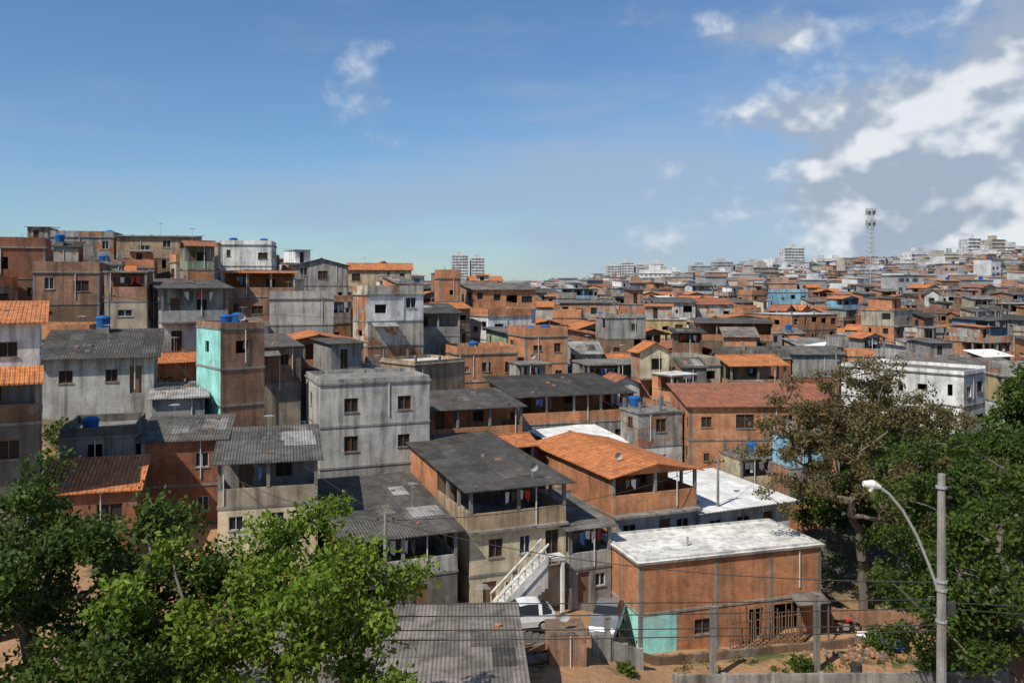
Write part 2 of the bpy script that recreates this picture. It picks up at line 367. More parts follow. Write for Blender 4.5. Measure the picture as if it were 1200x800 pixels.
def autoops(Ln, hgt, ground=False, dens=.7):
    n = max(1, int(Ln/2.2)); ops = []
    for i in range(n):
        if R() > dens: continue
        c = (i+.5)*Ln/n+U(-.25, .25)
        if ground and R() < .3: ops.append((c-.42, .02, c+.42, 2.05, random.choice('dds')))
        else:
            w = random.choice([.25, .4, .5, .6, .65, .8]); v0 = random.choice([.8, .95, 1.1, 1.3]); ops.append((c-w, v0, c+w, min(2.4, v0+random.choice([.6, .9, 1.0, 1.15])), random.choice('wwsssoo')))
    return ops
FOOT = []
def build(name, x, y, rot, w, d, ztop, levels, roof=('slab',), near=True, tanks=(), cols=False, dishes=(), foot=True, ret=False, det=None):
    h = B(name, x, y, 0, rot, near, det)
    if foot: FOOT.append((x, y, math.radians(rot), w, d))
    c, s_ = math.cos(math.radians(rot)), math.sin(math.radians(rot))
    zs = [tz(x+c*a-s_*b_, y+s_*a+c*b_) for a, b_ in ((0, 0), (w, 0), (w, d), (0, d))]
    z = ztop-sum(l[0] for l in levels); zt = min(zs)-1.0
    m0 = levels[0][2]
    if zt < z:
        for (ox, oy, dx, dy, Ln) in ((0, 0, 1, 0, w), (w, 0, 0, 1, d), (w, d, -1, 0, w), (0, d, 0, -1, d)):
            h.wall(ox, oy, dx, dy, Ln, zt, z, [], m0)
    for li, lv in enumerate(levels):
        hh, kind, mat = lv[:3]; op = lv[3] if len(lv) > 3 else {}
        last = li == len(levels)-1
        zt_ = z+hh-(0 if last else .15)
        mm = op.get('m', {})
        sides = {'F': (0, 0, 1, 0, w), 'R': (w, 0, 0, 1, d), 'B': (w, d, -1, 0, w), 'L': (0, d, 0, -1, d)}
        if kind == 'wall':
            for k, (ox, oy, dx, dy, Ln) in sides.items():
                o_ = op.get(k)
                if o_ is None: o_ = autoops(Ln, hh, li == 0, op.get('dens', .7)) if k != 'B' else []
                h.wall(ox, oy, dx, dy, Ln, z, zt_, o_, mm.get(k, mat))
            if cols:
                cm = op.get('cm', 'conc')
                px = [0, w-.2]+([w*.5-.1] if w > 5.5 else [])
                for a in px:
                    h.box('columns', a-.012, -.012, z, a+.212, .2, zt_-.002, cm)
                    h.box('columns', a-.012, d-.2, z, a+.212, d+.012, zt_-.002, cm)
        else:
            yr = d*op.get('yr', .5); closed = op.get('closed', ''); ph = op.get('ph', .95); pm = op.get('pm', mat)
            h.wall(.02, yr, 1, 0, w-.04, z, zt_, [(w*.25-.4, .02, w*.25+.4, 2.0, 'd'), (w*.65-.5, .9, w*.65+.5, 1.9, 's')], mat)
            h.wall(w, d, -1, 0, w, z, zt_, [], mat)
            h.wall(w, yr, 0, 1, d-yr, z, zt_, [], mat); h.wall(0, d, 0, -1, d-yr, z, zt_, [], mm.get('L', mat))
            h.box('parapet', 0, 0, z, w, .12, z+ph, pm)
            for k, xx in (('L', 0), ('R', w-.12)):
                if k in closed: h.box('walls', xx, .121, z, xx+.12, yr-.001, zt_-.001, mm.get(k, mat))
                else:
                    h.box('parapet', xx, .121, z, xx+.12, yr-.002, z+ph, pm)
                    n = max(0, int(yr/2.8))
                    for i in range(1, n+1):
                        yy = yr*i/(n+1); h.box('posts', xx-.03, yy-.1, z+ph, xx+.15, yy+.1, zt_-.001, 'conc')
            n = max(2, int(w/2.4)+1)
            for i in range(n):
                xx = (w-.2)*i/(n-1); h.box('posts', xx, -.02, z+ph+.001, xx+.2, .18, zt_-.001, op.get('post', 'conc'))
            if R() < .75 and h.det:
                q = U(.1, .4)*w
                for i in range(random.randint(2, 7)):
                    if q+i*.42+.4 > w: break
                    cw_ = U(.22, .42); tp = zt_-.35+U(-.04, .04)
                    h.hexa('laundry', [(q+i*.42+.03, .33, tp-U(.35, .9)), (q+i*.42+cw_-.03, .36, tp-U(.35, .9)), (q+i*.42+cw_-.03, .37, tp-.5), (q+i*.42+.03, .34, tp-.5)], [(q+i*.42, .33, tp), (q+i*.42+cw_, .33, tp), (q+i*.42+cw_, .34, tp), (q+i*.42, .34, tp)], random.choice(['cloth', 'cloth', 'cloth2', 'cloth3', 'cb', 'cb', 'dark']))
        if not last:
            o1 = op.get('oh', .05)
            h.box('floor_slab', -.05, -o1, z+hh-.15, w+.05, d+.05, z+hh, op.get('band', 'conc'))
        z += hh
    wm = levels[-1][2]; rk = roof[0]; ro = roof[1] if len(roof) > 1 else {}
    lm = (levels[-1][3] if len(levels[-1]) > 3 else {}).get('m', {})
    rz = ztop; rise = 0
    if rk == 'slab':
        ov = ro.get('ov', .12)
        h.box('roof', -ov, -ov, ztop, w+ov, d+ov, ztop+.15, ro.get('mat', 'dslab'), ro.get('side', 'conc'))
        rz = ztop+.15
        pp = ro.get('par', 0)
        if pp:
            pm = ro.get('pm', wm); e = .13
            h.box('parapet', 0, 0, rz, w, e, rz+pp, pm); h.box('parapet', 0, d-e, rz, w, d, rz+pp, pm)
            h.box('parapet', 0, e+.001, rz, e, d-e-.001, rz+pp, pm); h.box('parapet', w-e, e+.001, rz, w, d-e-.001, rz+pp, pm)
        if ro.get('rebar'):
            for a in (.15, w*.5, w-.35):
                for b_ in (.15, d-.35):
                    hh = U(.3, 1.2); h.box('column_stub', a, b_, rz, a+.2, b_+.2, rz+hh, 'conc')
                    for q in (.04, .16): h.tube('rebar', (a+q, b_+q, rz+hh), (a+q, b_+q, rz+hh+.5), .012, .012, 'iron', 4)
        if ro.get('annex'):
            a0, b0 = U(.3, w*.45), U(.3, d*.3); a1 = a0+U(1.8, w*.5); b1 = d-.3; ah = U(1.9, 2.4); am = random.choice(['brick', 'brick3', 'patch', 'grey', 'white'])
            for (ox, oy, dx, dy, Ln) in ((a0, b0, 1, 0, a1-a0), (a1, b0, 0, 1, b1-b0), (a1, b1, -1, 0, a1-a0), (a0, b1, 0, -1, b1-b0)):
                h.wall(ox, oy, dx, dy, Ln, rz, rz+ah, [(Ln*.3, .03, Ln*.3+.7, 1.75, 's')] if dx == 1 and Ln > 1.6 else [], am)
            h.hexa('annex_roof', [(a0-.3, b0-.4, rz+ah), (a1+.3, b0-.4, rz+ah), (a1+.3, b1+.2, rz+ah+.25), (a0-.3, b1+.2, rz+ah+.25)], [(a0-.3, b0-.4, rz+ah+.06), (a1+.3, b0-.4, rz+ah+.06), (a1+.3, b1+.2, rz+ah+.31), (a0-.3, b1+.2, rz+ah+.31)], random.choice(['cm', 'cd', 'tile', 'cl', 'cb']))
    elif rk in ('corr', 'mono'):
        rise = ro.get('rise', .5); ov = ro.get('ov', .35); mt = ro.get('mat', 'cd'); t = .06
        sl = rise/d
        def q(xx, yy, o): return (xx, yy, ztop+.01+sl*yy+o)
        cs = [(-ov, -ov), (w+ov, -ov), (w+ov, d+ov), (-ov, d+ov)]
        h.hexa('roof', [q(a, b_, 0) for a, b_ in cs], [q(a, b_, t) for a, b_ in cs], mt)
        yo = d*levels[-1][3].get('yr', .5) if levels[-1][1] == 'open' and len(levels[-1]) > 3 else 0
        h.face('walls', [(0, d, ztop), (0, yo, ztop), (0, yo, ztop+sl*yo), (0, d, ztop+rise)], lm.get('L', wm)) if yo else h.face('walls', [(0, d, ztop), (0, 0, ztop), (0, d, ztop+rise)], lm.get('L', wm))
        h.face('walls', [(w, yo, ztop), (w, d, ztop), (w, d, ztop+rise), (w, yo, ztop+sl*yo)], wm) if yo else h.face('walls', [(w, 0, ztop), (w, d, ztop), (w, d, ztop+rise)], wm)
        h.face('walls', [(w, d, ztop), (0, d, ztop), (0, d, ztop+rise), (w, d, ztop+rise)], wm)
        if yo: h.face('walls', [(0, yo, ztop), (w, yo, ztop), (w, yo, ztop+sl*yo), (0, yo, ztop+sl*yo)], wm)
        if h.det:
            for i in range(random.randint(1, 4)):
                a, b_ = U(0, max(.1, w-1.1)), U(0, max(.1, d-2)); ww = random.choice([1.0, 1.0, 2.0]); ww = min(ww, w-a); k_ = .012+.006*i
                p = [(a, b_), (a+ww, b_), (a+ww, b_+1.8), (a, b_+1.8)]
                h.hexa('roof_sheet', [q(e, g, t+.002+k_-.01) for e, g in p], [q(e, g, t+k_+.012) for e, g in p], random.choice(['cl', 'cm', 'cd', 'cb']) if mt != 'tile' and mt != 'tile2' and mt != 'cw' else mt)
            for i in range(random.randint(1, 6)):
                a, b_ = U(.2, w-.8), U(.3, d-1.2)
                p = [(a, b_), (a+U(.1, .4), b_), (a+U(.1, .4), b_+U(.1, .25)), (a, b_+.2)]
                h.hexa('roof_weight', [q(e, g, t) for e, g in p], [q(e, g, t+.12) for e, g in p], random.choice(['conc', 'brick', 'wood']))
    elif rk == 'gable':
        rise = ro.get('rise', .9); ov = ro.get('ov', .35); mt = ro.get('mat', 'tile'); t = .08
        if ro.get('ax', 'y') == 'y':
            k = rise/(w/2); e = ov*k
            for sgn in (0, 1):
                if sgn == 0: A = [(-ov, -ov, ztop-e), (w/2, -ov, ztop+rise), (w/2, d+ov, ztop+rise), (-ov, d+ov, ztop-e)]
                else: A = [(w/2, -ov, ztop+rise), (w+ov, -ov, ztop-e), (w+ov, d+ov, ztop-e), (w/2, d+ov, ztop+rise)]
                h.hexa('roof', [(p[0], p[1], p[2]+.01) for p in A], [(p[0], p[1], p[2]+t) for p in A], mt)
            h.face('walls', [(0, 0, ztop), (w, 0, ztop), (w/2, 0, ztop+rise)], wm); h.face('walls', [(w, d, ztop), (0, d, ztop), (w/2, d, ztop+rise)], wm)
            h.box('ridge', w/2-.1, -ov-.02, ztop+rise+.03, w/2+.1, d+ov+.02, ztop+rise+t+.06, mt)
        else:
            k = rise/(d/2); e = ov*k
            A = [(-ov, -ov, ztop-e), (w+ov, -ov, ztop-e), (w+ov, d/2, ztop+rise), (-ov, d/2, ztop+rise)]
            C = [(-ov, d/2, ztop+rise), (w+ov, d/2, ztop+rise), (w+ov, d+ov, ztop-e), (-ov, d+ov, ztop-e)]
            for Q in (A, C): h.hexa('roof', [(p[0], p[1], p[2]+.01) for p in Q], [(p[0], p[1], p[2]+t) for p in Q], mt)
            h.face('walls', [(0, d, ztop), (0, 0, ztop), (0, d/2, ztop+rise)], lm.get('L', wm)); h.face('walls', [(w, 0, ztop), (w, d, ztop), (w, d/2, ztop+rise)], wm)
            h.box('ridge', -ov-.02, d/2-.1, ztop+rise+.03, w+ov+.02, d/2+.1, ztop+rise+t+.06, mt)
    for (a, b_) in tanks: tank(h, a*w, b_*d, rz+(.05 if rk == 'slab' else rise*b_+.35), U(.45, .6))
    for (a, b_) in dishes: dish(h, a*w, b_*d, rz+rise*.5+.3)
    if h.det:
        if R() < .08 and not dishes: dish(h, U(.1, .9)*w, U(.05, .3)*d, rz+rise*.2+.1)
        if R() < .5: antenna(h, U(.2, .8)*w, U(.2, .8)*d, rz+rise*.3)
        a = U(.3, w-.3); h.tube('drain_pipe', (a, -.06, ztop-2.4), (a, -.06, ztop-.05), .04, .04, 'frame', 5)
    elif R() < .3: antenna(h, U(.2, .8)*w, U(.2, .8)*d, rz+rise*.3)
    if ret: return h
    return h.done()

W = lambda a, c, e, g, k='w': (a, c, e, g, k)
# ------------------------------------------------------------------ hero buildings
h = build('brick_building', 7.4, 49.6, 17, 12.4, 5.6, 3.8, [(2.65, 'wall', 'brick', {'F': [W(3.6, 1.0, 4.7, 1.9, 's'), W(7.3, .02, 8.3, 2.1, 'o'), W(9.0, .1, 10.9, 2.2, 'o')], 'L': [], 'R': []}),
     (2.85, 'wall', 'brick', {'F': [], 'L': [], 'R': []})], ('slab', {'mat': 'slab', 'side': 'dslab', 'ov': .18, 'par': .12, 'pm': 'slab'}), ret=True)
for a in (0, 5.0, 8.7, 12.2): h.box('columns', a-.01, -.03, -1.7, a+.2, .15, 3.79, 'conc')
for b_ in (2.6, 5.4): h.box('columns', -.03, b_, -1.7, .1, b_+.2, 3.79, 'conc')
h.box('painted_panel', .22, -.02, -2.0, 2.4, -.004, .9, 'turq'); h.box('painted_panel', -.02, .16, -2.0, -.004, 2.59, .9, 'turq')
h.box('pipe_vent', 4.2, 2, 4.0, 4.3, 2.1, 4.5, 'metal')
h.done()
build('white_roofed_house', 13.1, 59.3, 25, 8, 9, 4.3, [(2.8, 'wall', 'cream'), (2.6, 'wall', 'white', {'F': [W(.8, .9, 1.9, 1.9), W(3.2, .9, 4.4, 1.9), W(5.6, .02, 6.5, 2.0, 'd')], 'L': [W(1, .9, 2, 1.9), W(5, .9, 6, 1.9)]})], ('corr', {'mat': 'cw', 'rise': .4, 'ov': .5}))
build('terracotta_roofed_house', 6.7, 56.8, 22, 6.6, 13, 7.3, [(2.7, 'wall', 'cream'), (2.75, 'wall', 'white', {'F': [W(.8, 1, 1.8, 2), W(3.6, .02, 4.5, 2.1, 'd'), W(5, 1, 6, 2)], 'm': {'L': 'brick'}, 'L': [], 'oh': .7}),
     (2.55, 'open', 'brick', {'closed': 'L', 'yr': .28, 'ph': 1.25, 'm': {'L': 'brick'}})], ('gable', {'mat': 'tile', 'rise': .65, 'ov': .4}))
build('beige_house', -2.5, 50.4, 22, 6.3, 14.5, 7.9, [(2.6, 'wall', 'cream', {'F': [W(.8, .02, 1.7, 2.1, 'd'), W(2.3, 1, 3.1, 1.9)], 'L': []}), (2.6, 'wall', 'cream', {'F': [W(1.2, .9, 2.1, 2.0, 's'), W(3.2, .9, 3.9, 2.0), W(4.9, .02, 5.8, 2.15, 's')], 'L': [], 'oh': .3}),
     (2.4, 'open', 'brown', {'yr': .45, 'ph': 1.0, 'm': {'L': 'brick'}, 'pm': 'tan'})], ('corr', {'mat': 'cd', 'rise': .7, 'ov': .45}))
build('dark_roofed_house', -9.2, 47.3, 22, 6.5, 11.5, 5.8, [(2.7, 'wall', 'dgrey', {'F': [W(.8, .02, 2.8, 2.2, 'o'), W(3.8, .02, 4.7, 2.1, 'd')], 'L': []}), (2.3, 'open', 'grey', {'yr': .4, 'ph': .9, 'pm': 'lgrey', 'm': {'L': 'brick'}, 'closed': 'L', 'oh': .6})], ('corr', {'mat': 'cd', 'rise': .9, 'ov': .4}))
build('grey_rendered_building', -13.5, 60, 22, 8, 6.5, 13.0, [(2.9, 'wall', 'grey', {'F': [W(1.7, 1, 2.7, 2.0, 's')], 'L': []}), (2.9, 'wall', 'lgrey', {'F': [W(1.7, 1, 2.7, 2.1, 's'), W(5.6, 1.1, 6.5, 2.0, 's')], 'L': [W(2, 1, 3, 2, 's')]}), (2.9, 'wall', 'lgrey', {'F': [W(1.7, .9, 2.7, 1.9, 's'), W(5.6, .9, 6.6, 1.9, 's')], 'L': [W(2, 1, 3, 2, 's')]})], ('slab', {'par': .25, 'mat': 'dslab', 'ov': .1}), tanks=())
build('red_brick_house', -22.6, 52, 14, 4.8, 5.5, 10.5, [(2.7, 'wall', 'brick2', {'F': [W(3.2, 1, 3.9, 1.9)], 'L': []}), (2.7, 'wall', 'brick2', {'F': [W(3.1, 1, 3.9, 1.9)], 'L': []})], ('corr', {'mat': 'cm', 'rise': .6}), cols=True)
build('veranda_house', -16.9, 49, 15, 5.6, 6.3, 9.8, [(2.3, 'wall', 'cream', {'F': [W(.6, .9, 1.4, 1.7), W(2.8, .9, 3.7, 1.8)], 'L': []}), (2.5, 'open', 'grey', {'yr': .5, 'ph': 1.0, 'pm': 'beige'})], ('corr', {'mat': 'cd', 'rise': .9}))
build('turquoise_tower_house', -20.5, 60, 38, 3.2, 5.2, 16.9, [(2.6, 'wall', 'brick3', {'m': {'L': 'turq'}, 'L': [], 'F': []}), (2.6, 'wall', 'brick3', {'m': {'L': 'turq'}, 'L': [], 'F': []}), (2.7, 'wall', 'brick3', {'m': {'L': 'turq'}, 'L': [W(2, 1, 2.8, 1.8, 'o')], 'F': [W(1.1, 1, 2.0, 1.9, 'o')]})], ('slab', {'par': .35, 'ov': .05}), tanks=[(.3, .3), (.75, .6)])
build('balcony_house', -30.4, 74, 30, 5.6, 7, 19.8, [(2.9, 'wall', 'lgrey', {'oh': .9}), (2.9, 'wall', 'lgrey', {'F': [W(.8, .02, 1.7, 2.1, 's'), W(3, 1, 4.4, 2.1)], 'oh': .9}), (2.9, 'open', 'lgrey', {'yr': .3})], ('corr', {'mat': 'cd', 'rise': .7, 'ov': .5}))
build('low_grey_house', -33, 60, 20, 7.2, 6.5, 14.9, [(2.7, 'wall', 'lgrey', {'F': [W(1, .9, 1.9, 1.8, 's'), W(4, .9, 4.8, 1.8, 's'), W(5.6, .02, 6.4, 2, 'd')]})], ('corr', {'mat': 'cd', 'rise': 1.5, 'ov': .5}), tanks=[(.45, .95)])
h = build('white_terrace_house', -30.8, 41.8, 28, 6.7, 7, 18.1, [(2.9, 'wall', 'dgrey', {'F': [W(4.8, 1, 5.8, 2, 's')]}), (2.7, 'open', 'grey', {'yr': .3, 'pm': 'brown'}), (2.5, 'wall', 'white', {'F': [W(1, .9, 2, 1.9, 's'), W(4.8, .7, 5.7, 1.5, 's')], 'm': {}})], ('corr', {'mat': 'tile', 'rise': .9, 'ov': .4}), ret=True)
h.hexa('canopy', [(.2, -1.6, 15.0), (6.9, -1.6, 15.0), (6.9, -.02, 15.75), (.2, -.02, 15.75)], [(.2, -1.6, 15.08), (6.9, -1.6, 15.08), (6.9, -.02, 15.83), (.2, -.02, 15.83)], 'tile')
h.done()
build('tile_roofed_house', -25.4, 45.5, 16, 5.0, 3.5, 8.9, [(2.7, 'wall', 'brick2')], ('corr', {'mat': 'tile', 'rise': 1.0, 'ov': .3}))
build('grey_house', -27, 50.9, 18, 4.2, 6, 10.8, [(2.6, 'wall', 'dgrey'), (2.6, 'wall', 'grey')], ('slab', {'par': .5, 'pm': 'dgrey'}), tanks=[(.35, .25)])
build('grey_house', -24.8, 58.8, 20, 3.4, 6, 12.2, [(2.6, 'wall', 'brown'), (2.6, 'wall', 'grey')], ('corr', {'mat': 'cl', 'rise': .4}))
build('veranda_house', -21.6, 77, 20, 8.2, 7.5, 14.7, [(2.7, 'wall', 'brick3'), (2.4, 'open', 'brick', {'yr': .4})], ('gable', {'mat': 'tile', 'rise': .8}))
build('veranda_house', -7.2, 69.5, 20, 8.6, 7.5, 9.8, [(2.8, 'wall', 'brick'), (2.5, 'open', 'brick', {'pm': 'brick', 'yr': .4})], ('corr', {'mat': 'cd', 'rise': .6}))
build('open_terrace_house', .5, 77, 18, 11, 9, 10.0, [(2.8, 'wall', 'grey'), (2.5, 'open', 'brick', {'pm': 'brick', 'yr': .6})], ('corr', {'mat': 'cd', 'rise': .8, 'ov': .6}))
build('brick_house', -5.8, 90, 20, 6.8, 6, 12.7, [(2.8, 'wall', 'brick'), (2.8, 'wall', 'brick')], ('slab', {'rebar': 1, 'par': .7}), tanks=[(.4, .5)], cols=True)
build('brick_house', 1.4, 93, 18, 5.0, 6, 14.4, [(2.8, 'wall', 'brick'), (2.8, 'wall', 'brick')], ('slab', {'par': .9}), tanks=[(.3, .4), (.7, .5)], cols=True)
build('large_brick_house', 15.2, 73, 2, 13.0, 7.5, 9.7, [(3.0, 'wall', 'brick', {'L': []}), (3.0, 'wall', 'brick', {'F': [W(1.2, 1.1, 1.7, 1.8, 's'), W(3.1, .9, 4.1, 2.0, 's'), W(6.4, .9, 7.4, 2.0), W(9.5, .9, 10.5, 2.)]}), (2.8, 'wall', 'brick', {'F': [W(1.0, 1.0, 1.9, 1.9, 's'), W(4.0, .9, 5.6, 2.1, 's'), W(8, .9, 9, 2.0)]})], ('corr', {'mat': 'tile2', 'rise': 1.0}), cols=True)
build('beige_terrace_house', 15.6, 92, 15, 7.6, 7, 11.2, [(2.8, 'wall', 'beige'), (2.7, 'wall', 'beige')], ('slab', {'par': .8, 'mat': 'dslab'}))
build('veranda_house', 23.6, 92, 10, 6.4, 7, 11.4, [(2.8, 'wall', 'brick'), (2.5, 'open', 'tan')], ('gable', {'mat': 'tile', 'ax': 'x', 'rise': .8}))
build('white_building', 45, 85, 40, 8, 13, 11.0, [(3, 'wall', 'white', {'dens': 1}), (3, 'wall', 'white', {'dens': 1}), ], ('slab', {'par': .35, 'mat': 'dslab'}))
build('white_warehouse', 49, 128, 12, 14, 9, 10.4, [(4.2, 'wall', 'white')], ('gable', {'mat': 'cw', 'rise': 1.0, 'ax': 'y'}))
build('light_blue_house', 69, 222, 0, 8, 8, 18.2, [(2.9, 'wall', 'lblue', {'dens': 1}), (2.9, 'wall', 'lblue', {'dens': 1})], ('slab', {'par': .8}), near=False)
for (a, b_, w_, zt_, rt) in ((2.4, 128, 6.5, 13.9, 20), (9.6, 126, 6, 13.6, 12), (17.0, 120, 6.4, 13.0, 20), (28, 108, 5, 10.6, 10), (-15, 122, 7, 18.2, 12)):
    build('terracotta_roofed_house', a, b_, rt, w_, 7, zt_, [(2.7, 'wall', random.choice(['beige', 'brick'])), (2.5, 'open', 'brown')], ('gable', {'mat': 'tile', 'ax': random.choice('xy'), 'rise': .9}))
build('hilltop_house', -59.5, 110, 15, 7.5, 7, 26.3, [(2.8, 'wall', 'grey'), (2.8, 'wall', 'patch')], ('slab', {'par': .7}), tanks=[(.85, .5)])
build('hilltop_house', -51, 110, 12, 9.5, 7, 26.4, [(2.7, 'wall', 'brown'), (2.7, 'wall', 'tan')], ('corr', {'mat': 'cl', 'rise': .5}))
build('narrow_beige_house', -36.6, 94, 16, 4, 6, 24.7, [(2.8, 'wall', 'beige', {'dens': 1}), (2.8, 'wall', 'beige', {'dens': 1}), (2.8, 'wall', 'beige', {'dens': 1})], ('slab', {}))
build('white_house', -40.5, 118, 10, 7, 7, 25.6, [(2.8, 'wall', 'white'), (2.8, 'wall', 'white')], ('slab', {'par': .6}), tanks=[(.2, .5), (.8, .5)])
build('veranda_house', -31.5, 93, 15, 7.6, 7, 21.4, [(2.8, 'wall', 'brick3'), (2.5, 'open', 'orange', {'pm': 'brick3'})], ('corr', {'mat': 'tile', 'rise': .3}))
build('gabled_house', -29.5, 116, 10, 7, 7, 22.8, [(2.8, 'wall', 'grey'), (2.7, 'wall', 'grey')], ('gable', {'mat': 'cm', 'rise': .9, 'ax': 'y'}))
build('terracotta_roofed_house', -26, 135, 8, 10, 7, 22.6, [(2.8, 'wall', 'beige'), (2.6, 'wall', 'cream')], ('gable', {'mat': 'tile', 'ax': 'x', 'rise': 1.0}))
build('brick_tenement', -50, 80, 24, 5.5, 7, 23.6, [(2.8, 'wall', 'brick2'), (2.8, 'wall', 'brown'), (2.8, 'wall', 'brick2')], ('slab', {'par': .9, 'rebar': 1}), cols=True, tanks=[(.5, .5)])
build('brick_tenement', -43.8, 78, 20, 5.5, 7, 21.2, [(2.8, 'wall', 'brown'), (2.8, 'wall', 'brick3')], ('slab', {'par': .9}), cols=True)
build('grey_house', -25, 88, 15, 6.5, 6, 18.6, [(2.8, 'wall', 'grey'), (2.6, 'wall', 'lgrey')], ('slab', {'par': .7}))
build('sheet_roofed_house', -15.5, 95, 18, 10, 7, 16.9, [(2.8, 'wall', 'grey'), (2.5, 'open', 'grey', {'yr': .5})], ('corr', {'mat': 'cm', 'rise': .9}))
build('blue_house', -38, 84, 20, 5.2, 6, 19.8, [(2.8, 'wall', 'blue'), (2.8, 'wall', 'patch')], ('slab', {'par': .8}))
build('terrace_house', 8, 90, 14, 7, 6, 11.6, [(2.8, 'wall', 'tan'), (2.6, 'open', 'grey')], ('slab', {'mat': 'dslab'}))
build('narrow_laundry_house', 3.5, 52.2, 22, 2.9, 7.5, 5.1, [(2.3, 'wall', 'grey', {'F': [W(.6, .02, 1.4, 2.0, 'd'), W(1.8, 1, 2.5, 1.8)]}), (2.4, 'open', 'lgrey', {'yr': .4, 'ph': .9})], ('corr', {'mat': 'cm', 'rise': .5}))
build('sheet_roofed_shed', -5.2, 32, 3, 5.8, 9.5, 4.3, [(2.6, 'wall', 'dgrey')], ('corr', {'mat': 'cb', 'rise': .1, 'ov': .2}))
build('sheet_roofed_shed', -12.5, 34, 3, 6.6, 8.5, 3.8, [(2.6, 'wall', 'brown')], ('corr', {'mat': 'cb', 'rise': .3, 'ov': .2}))
build('brick_shed', 1.9, 43.2, 5, 1.9, 1.8, 2.3, [(2.0, 'wall', 'brick3', {'F': [], 'L': [], 'R': []})], ('slab', {'mat': 'brown', 'ov': .02}))

# ------------------------------------------------------------------ random fill of the favela
def inside(px, py, F, pad):
    x, y, r, w, d = F
    dx, dy = px-x, py-y; c, s = math.cos(r), math.sin(r)
    a, b_ = c*dx+s*dy, -s*dx+c*dy
    return -pad < a < w+pad and -pad < b_ < d+pad
def clash(x, y, rot, w, d, pad=.25):
    r = math.radians(rot); c, s = math.cos(r), math.sin(r)
    pts = [(x+c*a*w-s*b_*d, y+s*a*w+c*b_*d) for a in (0, .5, 1) for b_ in (0, .5, 1)]
    me_ = (x, y, r, w, d)
    for F in FOOT:
        if abs(F[0]-x) > 24 or abs(F[1]-y) > 24: continue
        if any(inside(px, py, F, pad) for px, py in pts): return True
        c2, s2 = math.cos(F[2]), math.sin(F[2])
        for a in (0, .5, 1):
            for b_ in (0, .5, 1):
                if inside(F[0]+c2*a*F[3]-s2*b_*F[4], F[1]+s2*a*F[3]+c2*b_*F[4], me_, pad): return True
    return False
WM = ['brick']*13+['brick2']*2+['brick3']*6+['patch']*5+['patch2']*5+['patch3']*5+['grey']*5+['dgrey']*2+['lgrey']*5+['white']*7+['beige']*5+['cream']*5+['tan']*2+['brown']*1+['green', 'pink', 'yellow', 'lblue', 'blue']
def randhouse(x, y, rot, w, d):
    dist = y
    r = math.radians(rot); zg = tz(x+w/2*math.cos(r)-d/2*math.sin(r), y+w/2*math.sin(r)+d/2*math.cos(r))+U(-1.2, 1.2)
    n = random.choices([1, 2, 3], [.35, .45, .2] if dist > 85 else [.6, .4, 0])[0]
    if x < -15 and y > 88: n = min(n, 1 if R() < .5 else 2)
    hill = x < -25 and y > 95
    wmat = random.choice(WM)
    lv = []
    for i in range(n):
        mt = wmat if R() < .55 else random.choice(WM)
        lv.append((U(2.5, 2.9), 'wall', mt, {'dens': U(.45, .9), 'oh': .05 if R() < .75 else .8, 'm': {'L': random.choice(['brick3', 'patch3', 'brick', mt, mt]), 'R': random.choice(['patch', mt, mt, 'brick3', 'brick'])}}))
    t = R(); nm = 'brick_house' if wmat.startswith('brick') else ('white_house' if wmat == 'white' else 'rendered_house')
    tk = [(U(.2, .8), U(.2, .8))] if R() < .24 else []
    if R() < .32 and n < 3 and not hill: lv.append((2.4, 'open', random.choice(WM), {'yr': U(.3, .8), 'closed': random.choice(['', 'L', 'R']), 'ph': U(.7, 1.2)}))
    if t < .45: rf = ('slab', {'par': random.choice([0, 0, .3, .6, .9, 1.1]), 'mat': random.choice(['dslab', 'dslab', 'conc', 'slab']), 'rebar': R() < .35, 'annex': R() < .4 and w > 4.8, 'pm': random.choice([wmat, wmat, 'brick', 'patch'])})
    elif t < .78: rf = ('corr', {'mat': random.choice(['cd', 'cd', 'cm', 'cm', 'cl', 'cb', 'cw' if R() < .4 else 'cm']), 'rise': U(.2, 1.0), 'ov': U(.15, .6)}); tk = tk[:1] if R() < .5 else []
    else: rf = ('gable', {'mat': random.choice(['tile', 'tile', 'tile', 'tile2', 'cm']), 'rise': U(.5, 1.0), 'ax': random.choice('xy')}); tk = []
    zt = zg+sum(l[0] for l in lv)
    h = build(nm, x, y, rot, w, d, zt, lv, rf, near=False, det=y < 115, tanks=tk, cols=wmat.startswith('brick') and dist < 140, foot=True, ret=True)
    if R() < .3 and y < 180:
        a0 = U(0, w*.4); a1 = a0+U(1.8, max(1.9, w*.6)); zz = zg+2.35+(2.7 if n > 1 and R() < .5 else 0); ex = U(.8, 1.8)
        if zz < zt-.2:
            h.hexa('awning', [(a0, -ex, zz-.35), (a1, -ex, zz-.35), (a1, -.055, zz), (a0, -.055, zz)], [(a0, -ex, zz-.3), (a1, -ex, zz-.3), (a1, -.055, zz+.05), (a0, -.055, zz+.05)], random.choice(['cm', 'cl', 'tile', 'cb', 'cd']))
            for a in (a0+.05, a1-.12): h.box('awning_post', a, -ex+.05, zz-3.2, a+.07, -ex+.12, zz-.34, 'wood')
    h.done()
cnt = 0
th = math.radians(18); ct, st_ = math.cos(th), math.sin(th)
def okpos(x, y):
    if y < 60 or y > 258 or abs(x) > .66*y+8: return False
    if x > 22 and y < 80: return False
    if x < -22 and y < 66: return False
    if 28 < x < 44 and 76 < y < 100: return False
    return True
def rot_at(x, y, j): return 16+20*math.sin(x*.05+y*.028)+U(-j, j)
